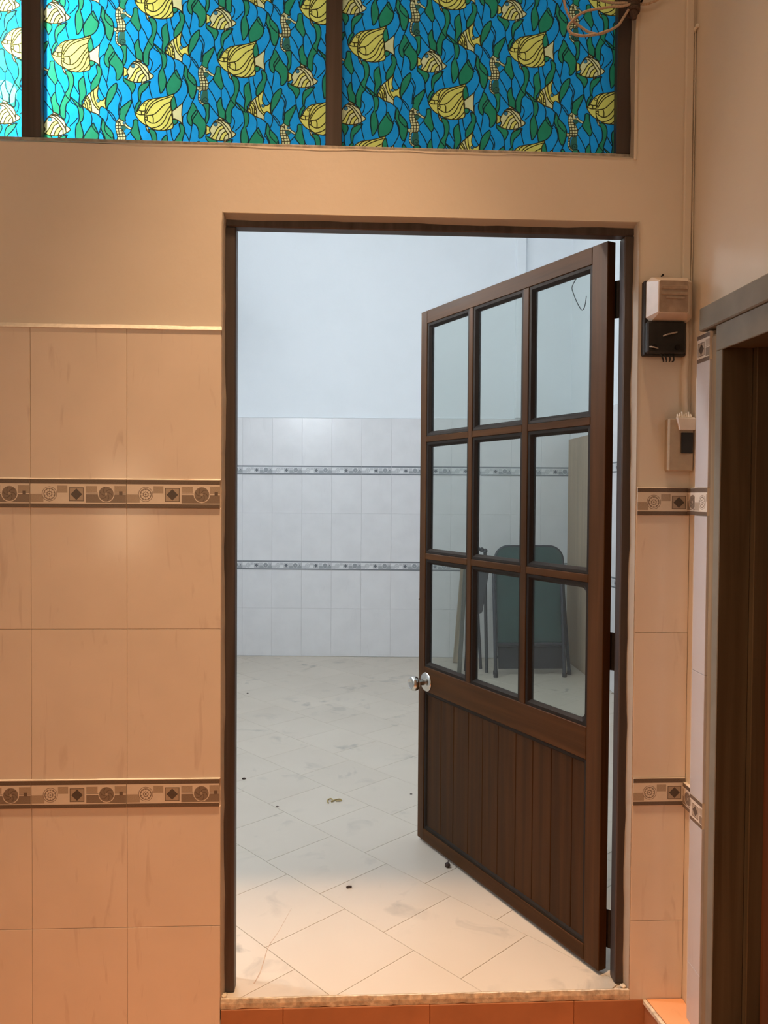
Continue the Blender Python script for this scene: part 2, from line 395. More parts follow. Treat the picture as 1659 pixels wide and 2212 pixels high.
# slab tile standing in the XZ plane: back at y=0, glazed face at y=-t, small chamfer
_tile_cache = {}
def tile_mesh(wd, ht, t=0.008, ch=0.0008, mk='tile'):
    key = (round(wd, 4), round(ht, 4), t, ch, mk)
    if key in _tile_cache: return _tile_cache[key]
    bm = bmesh.new()
    def ring(y, i): return [bm.verts.new(p) for p in ((-wd/2+i, y, -ht/2+i), (wd/2-i, y, -ht/2+i), (wd/2-i, y, ht/2-i), (-wd/2+i, y, ht/2-i))]
    a, b, c = ring(0, 0), ring(-t+ch, 0), ring(-t, ch)
    for P, Q in ((a, b), (b, c)):
        for k in range(4): bm.faces.new((P[k], P[(k+1) % 4], Q[(k+1) % 4], Q[k]))
    bm.faces.new(c); bm.faces.new(a[::-1])
    me = mesh(bm, 'tile'); me.materials.append(M[mk]); _tile_cache[key] = me
    return me
def put_tile(parent, x0, x1, z0, z1, y, mk, gap=0.0009, rz=0.0, name='wall_tile', axis='x'):
    me = tile_mesh(x1-x0-gap, z1-z0-gap, mk=mk)
    c = (x0+x1)/2
    loc = (c, y, (z0+z1)/2) if axis == 'x' else (y, c, (z0+z1)/2)
    return link(name, me, None, parent, loc, (0, 0, rz))

# ------------------------------------------------------------------ flat printed patterns (planar subdivision, one colour per cell)
def stroke_quads(pts, wd, n=4, closed=False):
    P = catmull([(p[0], p[1], 0) for p in pts], n, closed) if n > 1 else [Vector((p[0], p[1], 0)) for p in pts]
    L = len(P); out = []
    for i in range(L if closed else L-1):          # one convex bar per stretch, lapped a little at the joints
        a, b = P[i], P[(i+1) % L]; d = b-a
        if d.length < 1e-6: continue
        d.normalize(); nn = Vector((-d.y, d.x, 0))*wd/2; a = a-d*wd*0.22; b = b+d*wd*0.22
        out.append([(v.x, v.y) for v in (a+nn, a-nn, b-nn, b+nn)])
    return out
def circle(cx, cy, r, n=16): return [(cx+r*math.cos(2*PI*k/n), cy+r*math.sin(2*PI*k/n)) for k in range(n)]
def rect(x0, y0, x1, y1): return [(x0, y0), (x1, y0), (x1, y1), (x0, y1)]
def smooth_poly(pts, n=3): return [(p.x, p.y) for p in catmull([(p[0], p[1], 0) for p in pts], n, True)]
def planar(polys, domain):
    """polys [(points, colour index)] painted in order over the domain rectangle -> (verts2d, [(tri, colour)])"""
    V, E_, col = [], [], []
    P = [(domain, polys[0][1])] + [p for p in polys if p[0] is not None]
    for pts, c in P:
        b = len(V); n = len(pts); V += [Vector(p) for p in pts]
        E_ += [(b+i, b+(i+1) % n) for i in range(n)]
    ov, oe, of, _, _, _ = delaunay_2d_cdt(V, E_, [], 0, 1e-3, False)
    VV = np.array([tuple(v) for v in ov]); T_ = np.array([tuple(f) for f in of])
    C = VV[T_].mean(axis=1)
    col = np.full(len(T_), -1)
    dx0, dy0 = domain[0]; dx1, dy1 = domain[2]
    inside = (C[:, 0] > dx0) & (C[:, 0] < dx1) & (C[:, 1] > dy0) & (C[:, 1] < dy1)
    T_, C = T_[inside], C[inside]; col = np.full(len(T_), P[0][1])
    for pts, c in P[1:]:
        q = np.array(pts); lo, hi = q.min(0), q.max(0)
        idx = np.nonzero((C[:, 0] >= lo[0]) & (C[:, 0] <= hi[0]) & (C[:, 1] >= lo[1]) & (C[:, 1] <= hi[1]))[0]
        if not len(idx): continue
        x, y = C[idx, 0], C[idx, 1]; wn = np.zeros(len(idx), int)
        for i in range(len(q)):
            (x0, y0), (x1, y1) = q[i-1], q[i]
            side = (x1-x0)*(y-y0)-(x-x0)*(y1-y0)
            wn += ((y0 <= y) & (y1 > y) & (side > 0)).astype(int) - ((y0 > y) & (y1 <= y) & (side < 0)).astype(int)
        col[idx[wn != 0]] = c
    return [tuple(v) for v in VV], [(tuple(int(k) for k in t), int(c)) for t, c in zip(T_, col)]

# --- border tile print, measured on a 250 x 75 mm tile (units: 663 x 197)
def border_polys():
    P = [(None, 0)]
    P.append((rect(0, 4, 663, 34), 1)); P.append((rect(0, 170, 663, 197), 1))
    P.append((rect(0, 105, 92, 162), 2)); P.append((rect(186, 46, 256, 96), 2))
    P.append((rect(382, 48, 460, 92), 2)); P.append((rect(580, 46, 660, 94), 2))
    P.append((rect(382, 106, 660, 164), 3)); P.append((rect(382, 95, 660, 99), 3))
    P.append((rect(612, 84, 636, 110), 1))
    P.append((circle(133, 104, 52), 0)); P += [(q, 3) for q in stroke_quads(circle(133, 104, 50), 4, 1, True)]
    P.append((circle(133, 104, 41, 20), 3))
    for k in range(10):
        a = 2*PI*k/10
        P.append((circle(133+27*math.cos(a), 104+27*math.sin(a), 8.5, 8), 0))
    P.append((circle(133, 104, 14, 10), 0)); P.append((circle(133, 104, 7, 8), 3))
    P.append((rect(267, 58, 369, 154), 1)); P.append((rect(272, 63, 364, 149), 2))
    P.append(([(318, 66), (358, 106), (318, 146), (278, 106)], 4))
    P.append((circle(523, 103, 58), 0)); P.append((circle(523, 103, 52, 20), 3))
    for k in range(6):
        a = 2*PI*k/6
        P += [(q, 1) for q in stroke_quads([(523+r*math.cos(a+r*0.03), 103+r*math.sin(a+r*0.03)) for r in (6, 20, 34, 46)], 5, 1)]
    P.append((circle(523, 103, 10, 8), 2))
    return P
_bv, _bt = planar(border_polys(), rect(0, 0, 663, 197))
_border_cache = {}
def border_mesh(u0, u1, ht, pal):
    """border tile cut from u0..u1 (metres of the 0.25 m tile), printed face at y = -t, centred"""
    key = (round(u0, 4), round(u1, 4), round(ht, 4), tuple(pal))
    if key in _border_cache: return _border_cache[key]
    t, g = 0.010, 0.0008
    bm = bmesh.new(); vs = [bm.verts.new((v[0]/663*0.25, -t, ht - v[1]/197*ht)) for v in _bv]
    bm.verts.ensure_lookup_table()
    for f, c in _bt:
        try:
            fc = bm.faces.new([vs[i] for i in f]); fc.material_index = c
        except ValueError: pass
    for x, nx in ((u0+g, -1), (u1-g, 1)):
        if 1e-4 < x < 0.2499:
            bmesh.ops.bisect_plane(bm, geom=bm.verts[:]+bm.edges[:]+bm.faces[:], dist=1e-6, plane_co=(x, 0, 0), plane_no=(nx, 0, 0), clear_outer=True)
    for f in bm.faces:
        if f.normal.y > 0: f.normal_flip()
    x0, x1 = u0+g, u1-g
    # body: sides and back
    A = [bm.verts.new(p) for p in ((x0, -t+1e-4, 0), (x1, -t+1e-4, 0), (x1, -t+1e-4, ht), (x0, -t+1e-4, ht))]
    B = [bm.verts.new(p) for p in ((x0, 0, 0), (x1, 0, 0), (x1, 0, ht), (x0, 0, ht))]
    for k in range(4):
        bm.faces.new((A[k], B[k], B[(k+1) % 4], A[(k+1) % 4]))
    bm.faces.new((B[0], B[3], B[2], B[1]))
    bmesh.ops.translate(bm, verts=bm.verts, vec=(-(u0+u1)/2, 0, -ht/2))
    me = bpy.data.meshes.new('border_tile'); bm.to_mesh(me); bm.free()
    for k in pal: me.materials.append(M[k])
    _border_cache[key] = me
    return me
def put_border(parent, x0, x1, z0, z1, y, pal, u0=0.0, rz=0.0, axis='x'):
    me = border_mesh(u0, u0+(x1-x0), z1-z0, pal)
    c = (x0+x1)/2
    return link('border_tile', me, None, parent, (c, y, (z0+z1)/2) if axis == 'x' else (y, c, (z0+z1)/2), (0, 0, rz))

# ================================================================== SETTING
CEIL_N, CEIL_F = 4.35, 3.85
TY = 0.004      # back of the wall tiles = plaster plane of the door wall
DX0, DX1, DZ1 = -0.336, 0.786, 2.113      # plaster opening of the doorway
WX0, WX1, WZ0, WZ1 = -1.115, 0.770, 2.284, 2.98   # plaster opening of the transom window
CX = 0.938      # near right wall plane
FLN = -0.205    # near floor level

# --- wall with doorway and transom (near skin cream, far skin pale blue)
bm = bmesh.new()
def wall_piece(x0, x1, z0, z1):
    box(bm, x0, x1, TY, 0.05, z0, z1, 0); box(bm, x0, x1, 0.05, 0.10, z0, z1, 1)
XL, XR = -2.2, 2.0
near = lambda x0, x1, z0, z1: box(bm, x0, x1, TY, 0.05, z0, z1, 0)
far = lambda x0, x1, z0, z1: box(bm, x0, x1, 0.05, 0.10, z0, z1, 1)
near(XL, DX0, FLN-0.05, DZ1); near(DX1, XR, FLN-0.05, DZ1); near(XL, XR, DZ1, WZ0); near(DX0, DX1, FLN-0.05, -0.032)
far(XL, DX0-0.010, FLN-0.05, DZ1); far(DX1+0.030, XR, FLN-0.05, DZ1); far(XL, XR, DZ1, WZ0)
wall_piece(XL, WX0, WZ0, WZ1); wall_piece(WX1, XR, WZ0, WZ1); wall_piece(XL, XR, WZ1, CEIL_N+0.1)
wall = link('wall_front', mesh(bm), ['plaster_near', 'plaster_far'])
tag(wall, 'cream wall with the open doorway under the fish patterned transom window', 'wall', kind='structure')
# splayed plaster returns of the doorway, with slightly wavy hand-trowelled edges
bm = bmesh.new()
def wob(s, a=0.0016): return a*(math.sin(s*9.1)+0.7*math.sin(s*23.7+1.3)+0.4*math.sin(s*51.0))
zs = [i*0.05 for i in range(43)]; zs = [z-0.028 for z in zs if z-0.028 < DZ1]+[DZ1]
quadstrip(bm, [[(DX0, TY-0.0075, z), (DX0+0.0065+wob(z), 0.024, z)] for z in zs])
quadstrip(bm, [[(DX1-0.0095+wob(z+3), 0.024, z), (DX1, TY-0.0075, z)] for z in zs])
xs = [DX0+(DX1-DX0)*i/24 for i in range(25)]
quadstrip(bm, [[(x, TY-0.001, DZ1), (x, 0.024, DZ1-0.016+wob(x+7))] for x in xs])
bmesh.ops.solidify(bm, geom=bm.faces[:], thickness=0.002)
link('reveal', mesh(bm), 'plaster_near', wall)
# window returns
bm = bmesh.new()
xs = [WX0+(WX1-WX0)*i/40 for i in range(41)]
quadstrip(bm, [[(x, TY-0.001, WZ0+wob(x*1.7, 0.0012)), (x, 0.03, WZ0+0.017)] for x in xs])
zs = [WZ0+(WZ1-WZ0)*i/16 for i in range(17)]
quadstrip(bm, [[(WX1, TY-0.001, z), (WX1-0.004+wob(z, 0.002), 0.024, z)] for z in zs])
bmesh.ops.solidify(bm, geom=bm.faces[:], thickness=0.002)
link('window_reveal', mesh(bm), 'plaster_near', wall)
bm = bmesh.new(); box(bm, WX0, WX1, 0.024, 0.030, WZ0+0.006, WZ0+0.0215); bevel_all(bm, 0.002)
link('sill_cement', mesh(bm), 'rough_cement', wall)
# raised plaster lip round the transom
bm = bmesh.new(); box(bm, WX1, WX1+0.008, TY-0.004, TY+0.002, WZ0-0.004, WZ1); bevel_all(bm, 0.0015)
link('plaster_lip', mesh(bm), 'plaster_near', wall)

# grout bed behind the tiles, left of the door and right of it
GB = boxobj('grout_bed', (-2.1, DX0, TY-0.004, TY+0.001, FLN, 1.797), 'grout', wall)
boxobj('grout_bed', (DX1+0.001, CX, TY-0.004, TY+0.001, FLN, 1.389), 'grout', wall)
rows = [1.7997, 1.4026, 1.0044, 0.6024, 0.2009, -0.2000]
BH = 0.0752
cols = [-0.8347+0.25*k for k in range(-5, 2)]
def rows_with_bands(rows, band_idx):
    """[(z0, z1, is_band)] top to bottom; the band takes the top of its row"""
    out = []
    for i in range(len(rows)-1):
        z1, z0 = rows[i], rows[i+1]
        if i in band_idx: out.append((z1-BH, z1, True)); z1 -= BH
        out.append((z0, z1, False))
    return out
for z0, z1, band in rows_with_bands(rows, (1, 3)):
    for c in cols:
        x0, x1 = c, min(c+0.25, DX0-0.001)
        if band: put_border(wall, x0, min(c+0.25, DX0-0.003), z0, z1, TY-0.002, F)
        else: put_tile(wall, x0, x1, z0, z1, TY, 'tile')
rowsR = [1.3912, 0.9930, 0.5908, 0.1915, -0.030]
for z0, z1, band in rows_with_bands(rowsR, (0, 2)):
    if band: put_border(wall, DX1+0.003, CX-0.002, z0, z1, TY-0.002, F, u0=0.004)
    else: put_tile(wall, DX1+0.002, CX-0.001, z0, z1, TY, 'tile')
# white cement bead on top of the tiles: slopes outward
def bead(x0, x1, z, y0, dz, dy, mk='mortar', name='cement_bead'):
    bm = bmesh.new(); n = max(6, int((x1-x0)/0.03)); L = []
    for i in range(n+1):
        x = x0+(x1-x0)*i/n; q = wob(x*2.1, 0.0006)
        L.append([(x, y0, z), (x, y0-dy, z), (x, y0-dy*0.95, z+dz*0.12+q*0.5), (x, y0, z+dz+q)])
    quadstrip(bm, L); bmesh.ops.holes_fill(bm, edges=bm.edges[:])
    return link(name, mesh(bm), mk, wall)
bead(-2.1, DX0, 1.7990, TY, 0.0125, 0.0110)
for z in (1.4026, 0.6024):
    bead(-2.1, DX0-0.002, z-0.0005, TY-0.0075, 0.0022, 0.0045)
bead(DX1+0.002, CX-0.002, 1.3905, TY-0.0015, 0.003, 0.0105)

# --- near room shell
def shell(name, b, mk, label):
    o = boxobj(name, b, mk); tag(o, label, 'wall' if name.startswith('wall') else name.split('_')[0], kind='structure'); return o
wr = empty('wall_right', (CX, 0, 0)); tag(wr, 'cream side wall with the narrow tiled pier beside the dark doorway', 'wall', kind='structure')
boxobj('plaster', (0, 0.12, -0.200, TY, FLN-0.05, CEIL_N), 'plaster_near', wr)
boxobj('plaster', (0, 0.12, -1.25, -0.200, 1.82, CEIL_N), 'plaster_near', wr)
boxobj('plaster', (0, 0.12, -4.0, -1.25, FLN-0.05, CEIL_N), 'plaster_near', wr)
shell('wall_left', (-2.32, -2.2, -4.0, TY, FLN-0.05, CEIL_N), 'plaster_near', 'cream side wall of the near room')
shell('wall_back', (-2.32, CX+0.12, -4.12, -4.0, FLN-0.05, CEIL_N), 'plaster_near', 'cream wall behind the viewer, facing the doorway')
shell('ceiling', (-2.32, CX+0.12, -4.12, TY, CEIL_N, CEIL_N+0.1), 'ceiling', 'white ceiling over the near room')
# --- near floor with square tiles
nf = boxobj('floor', (-2.2, CX, -4.0, 0.05, FLN-0.06, FLN-0.009), 'floor_grout')
tag(nf, 'cream tiled floor of the near room, a step below the doorway', 'floor', kind='structure')
ctr = Vector(nf.location)
ft = None
def floor_tile_mesh(poly, mk, t=0.009, ch=0.0007, z=0.0):
    bm = bmesh.new(); c = Vector((sum(p[0] for p in poly)/len(poly), sum(p[1] for p in poly)/len(poly)))
    def ring(zz, k): 
        out = []
        for p in poly:
            v = Vector(p)-c; d = v.length
            out.append(bm.verts.new((v.x*(1-k/max(d, 1e-4)), v.y*(1-k/max(d, 1e-4)), zz)))
        return out
    a, b, e = ring(-t, 0), ring(-ch, 0), ring(0, ch)
    n = len(poly)
    for P, Q in ((a, b), (b, e)):
        for k in range(n): bm.faces.new((P[k], P[(k+1) % n], Q[(k+1) % n], Q[k]))
    bm.faces.new(e); bm.faces.new(a[::-1])
    me = mesh(bm, 'floor_tile'); me.materials.append(M[mk]); return me, c
me, _ = floor_tile_mesh(rect(-0.1485, -0.1485, 0.1485, 0.1485), 'landing')
for i in range(11):
    for j in range(14):
        x = CX-0.15-0.3*i; y = -0.02-0.15-0.3*j
        if x < -2.19 or y < -3.9 or y < -2.6: continue
        link('floor_tile', me, None, nf, Vector((x, y, FLN))-ctr)

# --- far room shell
FX0, FX1 = -1.12, 1.85
FYR = 4.42
def far_y(x): return 4.39-0.0595*(x+0.126)
wf = empty('wall_far', (-0.126, 4.39, 0), math.atan(-0.0595)); tag(wf, 'pale blue white wall at the end of the far room, tiled below with two grey borders', 'wall', kind='structure')
boxobj('plaster', (-1.5, 2.2, 0.008, 0.12, -0.05, CEIL_F), 'plaster_far', wf)
boxobj('grout_bed', (-1.4, 2.05, 0.004, 0.0085, 0.0, 1.998), 'grout_far', wf)
JX = -0.259        # a joint of the far wall tiles, in the wall's own frame
frows = [2.003, 1.606, 1.206, 0.806, 0.405, 0.001]
for z0, z1, band in rows_with_bands(frows, (1, 3)):
    for k in range(-4, 9):
        x0 = JX+0.25*k; x1 = min(x0+0.25, 1.977)
        if x0 > 1.95: continue
        if band: put_border(wf, x0, x1, z0, z1, 0.006, FF)
        else: put_tile(wf, x0, x1, z0, z1, 0.008, 'tile_white')
boxobj('cap_strip', (-1.4, 2.0, -0.001, 0.010, 2.003, 2.012), 'plaster_far', wf, 0.002)
wfr = empty('wall_far_right', (FX1, 0, 0)); tag(wfr, 'pale blue white right side wall of the far room, tiled below', 'wall', kind='structure')
boxobj('plaster', (0.008, 0.12, 0.05, 4.5, -0.05, CEIL_F), 'plaster_far', wfr)
boxobj('grout_bed', (0.004, 0.0085, 0.1, 4.35, 0.0, 1.998), 'grout_far', wfr)
for z0, z1, band in rows_with_bands(frows, (1, 3)):
    for k in range(17):
        y1 = 4.262-0.25*k; y0 = max(y1-0.25, 0.105)
        if y1 < 1.4: continue
        if band: put_border(wfr, y0, y1, z0, z1, 0.006, FF, rz=-PI/2, axis='y')
        else: put_tile(wfr, y0, y1, z0, z1, 0.008, 'tile_white', rz=-PI/2, axis='y')
shell('wall_far_left', (FX0-0.12, FX0, 0.10, 4.6, -0.05, CEIL_F), 'plaster_far', 'pale blue white left side wall of the far room, with the assumed tube lamp')
o = shell('ceiling', (FX0-0.1, FX1+0.12, 0.10, 4.6, CEIL_F, CEIL_F+0.1), 'ceiling', 'white ceiling over the far room')
tr = empty('trim_1', (0, 0, 0)); tag(tr, 'narrow upright pipe casing on the far wall near its right corner', 'trim', kind='structure')
yb = far_y(1.42)
boxobj('pipe_casing', (1.385, 1.462, yb-0.035, yb+0.03, 2.01, CEIL_F), 'plaster_far', tr, 0.004)

# --- far floor: diagonal tiles in staggered strips, each a piece of its own
ff = boxobj('floor', (FX0, FX1+0.1, 0.0, 4.6, -0.06, -0.0035), 'floor_grout')
tag(ff, 'beige tiled floor of the far room, tiles laid on the diagonal, smudged and dirty', 'floor', kind='structure')
fctr = Vector(ff.location)
ang = math.radians(-49)
eC = Vector((math.sin(-ang), math.cos(ang))); eD = Vector((-math.cos(ang), -math.sin(ang)))
S = 0.316
room = [(FX0, -0.0), (FX1, -0.0), (FX1, far_y(FX1)), (FX0, far_y(FX0))]
def clip(poly, edge_a, edge_b):
    out = []; d = Vector((edge_b[0]-edge_a[0], edge_b[1]-edge_a[1])); nrm = Vector((-d.y, d.x))
    for i, p in enumerate(poly):
        q = poly[(i+1) % len(poly)]
        sp = (Vector(p)-Vector(edge_a)).dot(nrm); sq = (Vector(q)-Vector(edge_a)).dot(nrm)
        if sp >= 0: out.append(p)
        if (sp >= 0) != (sq >= 0):
            t = sp/(sp-sq); out.append((p[0]+(q[0]-p[0])*t, p[1]+(q[1]-p[1])*t))
    return out
phase = {-1: 0.185, 0: 0.015, 1: 0.146, 2: 0.265}
g = 0.0007
full = None
for k in range(-6, 16):
    d0 = phase.get(k, (k*0.131+0.05) % S)
    for j in range(-12, 14):
        c0, c1 = -0.031+S*k+g, -0.031+S*(k+1)-g
        a0, a1 = d0+S*j+g, d0+S*(j+1)-g
        poly = [tuple(eC*c+eD*a) for c, a in ((c0, a0), (c1, a0), (c1, a1), (c0, a1))]
        area = lambda P: 0.5*sum(P[i][0]*P[(i+1) % len(P)][1]-P[(i+1) % len(P)][0]*P[i][1] for i in range(len(P)))
        if area(poly) < 0: poly = poly[::-1]
        q = poly
        for i in range(4):
            q = clip(q, room[i], room[(i+1) % 4])
            if len(q) < 3: break
        if len(q) < 3 or area(q) < 0.0008: continue
        if area(q) > area(poly)-1e-7:
            c = Vector((sum(p[0] for p in poly)/4, sum(p[1] for p in poly)/4))
            if full is None: full, _ = floor_tile_mesh([tuple(Vector(p)-c) for p in poly], 'floor')
            me_ = full
        else:
            qq = []
            for p in q:
                if not qq or (Vector(p)-Vector(qq[-1])).length > 0.002: qq.append(p)
            if (Vector(qq[0])-Vector(qq[-1])).length < 0.002: qq.pop()
            if len(qq) < 3: continue
            me_, c = floor_tile_mesh(qq, 'floor')
        link('floor_tile', me_, None, ff, Vector((c.x, c.y, 0))-fctr)
# rusty streak dried across a tile near the threshold
bm = bmesh.new()
cl_ = catmull([(-0.178, 0.445, 0), (-0.207, 0.317, 0), (-0.231, 0.233, 0), (-0.238, 0.155, 0), (-0.243, 0.103, 0), (-0.254, 0.057, 0)], 5)
quadstrip(bm, [[(p.x-wd_, p.y, 0.0003), (p.x+wd_, p.y, 0.0003)] for p, wd_ in ((p, 0.0006+0.0016*i/len(cl_)) for i, p in enumerate(cl_))])
link('rust_streak', mesh(bm), 'rust', ff, -fctr)
# --- doorstep: chipped tile edge, red-brown riser, landing block
st = empty('trim_2', (0, 0, 0)); tag(st, 'red brown tiled riser below the doorway with chipped pale tile edge on top', 'step', kind='structure')
bm = bmesh.new(); L = []
for i in range(61):
    x = DX0+(DX1+0.002-DX0)*i/60; q = wob(x*5, 0.0007)
    L.append([(x, 0.001, -0.0005), (x, -0.0035+q*0.6, -0.0015+q), (x, -0.005+q*0.5, -0.014), (x, -0.004+q, -0.0285+wob(x*7+2, 0.0012)), (x, 0.001, -0.029)])
quadstrip(bm, L); link('tile_edge', mesh(bm), 'edge_strip', st)
xa = DX0+0.001
for wd in (0.168, 0.400, 0.400, 0.400):
    boxobj('riser_tile', (xa, min(xa+wd, CX-0.004)-0.0008, -0.007, 0.003, FLN+0.001, -0.0295), 'riser', st, 0.0012); xa += wd
for x, s in ((DX0+0.008, 1), (DX1-0.012, -1)):
    bm = bmesh.new(); bmesh.ops.create_icosphere(bm, subdivisions=3, radius=0.008)
    for v in bm.verts: v.co *= 1+0.25*math.sin(v.co.x*700+v.co.z*500)*math.cos(v.co.y*600); v.co.z *= 0.7
    link('mortar_lump', mesh(bm, smooth=80), 'edge_strip', st, (x, 0.008, 0.001))
la = empty('trim_3', (0.88, -0.5, 0)); tag(la, 'raised landing block of warm beige tile in front of the side doorway', 'step', kind='structure')
dx = lambda y: 0.824-0.13*y-0.88      # left edge runs slightly outward toward the viewer
bm = bmesh.new()
for (xo0, xo1, z0, z1) in ((0.012, None, FLN, -0.036),):
    ya, yb_ = 0.5-0.0085, -0.9
    vs = [bm.verts.new(p) for p in ((dx(ya-0.5)+0.004, ya, FLN+0.08), (dx(-1.4)+0.004, yb_, FLN+0.08), (CX-0.88+0.1, yb_, FLN+0.08), (CX-0.88, ya, FLN+0.08))]
    vt = [bm.verts.new((v.co.x, v.co.y, -0.038)) for v in vs]
    for v in vs: v.co.z = FLN+0.0005
    for k in range(4): bm.faces.new((vs[k], vs[(k+1) % 4], vt[(k+1) % 4], vt[k]))
    bm.faces.new(vt); bm.faces.new(vs[::-1])
link('block', mesh(bm), 'riser', la)
bm = bmesh.new()
def prism(bm, poly, z0, z1):
    a = [bm.verts.new((p[0], p[1], z0)) for p in poly]; b = [bm.verts.new((p[0], p[1], z1)) for p in poly]; n = len(poly)
    for k in range(n): bm.faces.new((a[k], a[(k+1) % n], b[(k+1) % n], b[k]))
    bm.faces.new(b); bm.faces.new(a[::-1])
prism(bm, [(dx(-0.005), 0.495), (dx(-0.70), -0.20), (dx(-0.70)+0.013, -0.20), (dx(-0.005)+0.010, 0.495)], -0.040, -0.0285)
bevel_all(bm, 0.0008); link('edge_strip', mesh(bm), 'edge_strip', la)
for y0, y1 in ((-0.006, -0.33), (-0.332, -0.66)):
    bm = bmesh.new()
    prism(bm, [(dx(y0)+0.0115, y0+0.5), (dx(y1)+0.0145, y1+0.5), (CX-0.88-0.001, y1+0.5), (CX-0.88-0.001, y0+0.5)], -0.040, -0.0275)
    bevel_all(bm, 0.0008); link('landing_tile', mesh(bm), 'landing', la)

# --- tiled pier on the near right wall (its own thickness of mortar and tile), and corner strip bands
PX = 0.913
boxobj('mortar_bed', (PX-CX+0.008, 0.0, -0.157, -0.085, -0.03, 1.787), 'rough_cement', wr)
prow = [(1.7150, 1.7870, True, 0.095), (1.3905, 1.7150, False, 0), (1.3180, 1.3905, True, 0.006), (0.9100, 1.3180, False, 0), (0.5800, 0.9100, False, 0),
        (0.5120, 0.5800, True, 0.088), (0.1300, 0.5120, False, 0), (-0.0275, 0.1300, False, 0)]
for z0, z1, band, u0 in prow:
    if band: put_border(wr, -0.157, -0.085, z0, z1, PX-CX+0.010, F, u0=u0, rz=-PI/2, axis='y')
    else: put_tile(wr, -0.157, -0.085, z0, z1, PX-CX+0.008, 'tile_shaded', rz=-PI/2, axis='y')
for z0, z1 in ((0.5120, 0.5800), (1.3180, 1.3905)):
    put_border(wr, -0.085, TY-0.012, z0, z1, 0.0, F, u0=0.165, rz=-PI/2, axis='y')
# side doorway in that wall: casing, jamb, lintel, brown door leaf
d2 = empty('door_2', (CX, -0.7, 0)); tag(d2, 'dark side doorway with worn wooden casing and closed reddish brown door', 'door', kind='structure')
d2y = lambda a, b: (a+0.7, b+0.7)
def d2box(name, x0, x1, y0, y1, z0, z1, mk, r=0.002): return boxobj(name, (x0-CX, x1-CX, y0+0.7, y1+0.7, z0, z1), mk, d2, r)
d2box('casing', 0.917, 0.960, -0.190, -0.1585, -0.027, 1.775, 'jamb_edge', 0.004)
d2box('jamb', 0.9145, 0.992, -0.222, -0.1905, -0.027, 1.79, 'jamb')
d2box('jamb_face', 0.9125, 0.9165, -0.2225, -0.192, -0.027, 1.728, 'lintel', 0.0015)
d2box('stop', 0.992, 1.046, -0.240, -0.1905, -0.027, 1.79, 'jamb')
d2box('head', 0.9145, 1.046, -1.25, -0.2225, 1.732, 1.79, 'jamb')
d2box('head_face', 0.9120, 0.9165, -1.25, -0.192, 1.728, 1.792, 'lintel', 0.0015)
d2box('lintel', 0.905, 0.938, -1.25, -0.112, 1.793, 1.853, 'lintel', 0.003)
d2box('door_panel', 1.033, 1.058, -1.22, -0.2405, -0.02, 1.745, 'door_brown')
d2box('jamb', 0.9145, 1.046, -1.25, -1.222, -0.027, 1.79, 'jamb')
d2box('rail', 1.026, 1.0325, -1.20, -0.3405, 1.63, 1.74, 'door_brown')
d2box('rail', 1.026, 1.0325, -1.20, -0.3405, 0.75, 0.92, 'door_brown')
d2box('stile', 1.026, 1.0325, -0.34, -0.2405, -0.02, 1.74, 'door_brown')

# ================================================================== transom window with printed film
win = empty('window_1', (0, 0.05, 2.6)); tag(win, 'transom window over the door, blue and green film printed with yellow fish', 'window', kind='structure')
def wbox(name, x0, x1, y0, y1, z0, z1, mk='frame', r=0.002): return boxobj(name, (x0, x1, y0-0.05, y1-0.05, z0-2.6, z1-2.6), mk, win, r)
wbox('frame_side', 0.7285, 0.7685, 0.022, 0.085, WZ0+0.02, WZ1)
wbox('frame_side', WX0, WX0+0.04, 0.022, 0.085, WZ0+0.02, WZ1)
wbox('mullion', -0.066, -0.022, 0.026, 0.058, WZ0+0.0215, WZ1-0.03)
wbox('mullion', -0.868, -0.816, 0.026, 0.058, WZ0+0.0215, WZ1-0.03)
wbox('frame_bottom', WX0+0.04, 0.7285, 0.032, 0.060, WZ0-0.01, WZ0+0.0185)
wbox('frame_top', WX0+0.04, 0.7285, 0.022, 0.085, WZ1-0.03, WZ1)

UNIT_X, UNIT_Y = 1473.0, 2000.0
BIG = dict(body=[(415,575),(440,560),(475,520),(495,470),(530,420),(590,365),(660,330),(740,315),(850,300),(950,280),(1040,255),(1110,235),(1078,300),(1055,350),(1050,420),(1056,490),(1072,545),(1085,620),(1083,685),(1080,720),(1095,780),(1090,830),(1060,855),(960,880),(860,885),(760,870),(690,838),(625,800),(560,765),(500,715),(450,650)],
 tail=[(1072,542),(1105,518),(1180,460),(1262,390),(1250,500),(1246,600),(1255,700),(1266,772),(1220,730),(1160,690),(1110,672),(1083,685),(1070,620)],
 fin=[(600,805),(640,825),(672,932),(632,895)],
 lines=[[(720,322),(650,370),(610,450),(595,540),(588,640),(592,720),(622,790),(690,838)],[(850,305),(730,370),(650,470),(606,570)],[(1070,275),(900,330),(760,400),(680,490),(615,595)],
  [(1050,370),(930,430),(830,530),(740,600),(605,620)],[(715,608),(738,660),(738,750)],[(1047,440),(980,530),(930,600),(870,680),(790,745),(700,750),(592,680)],
  [(1056,510),(990,590),(950,680),(890,770),(800,825),(700,845)],[(1074,570),(1030,650),(990,760),(910,850),(850,884)],[(1085,735),(1030,810),(950,878)],
  [(468,522),(540,540),(600,532)],[(425,572),(500,602),(585,602)],[(525,540),(530,602)],[(600,650),(632,640),(628,690),(600,690)]])
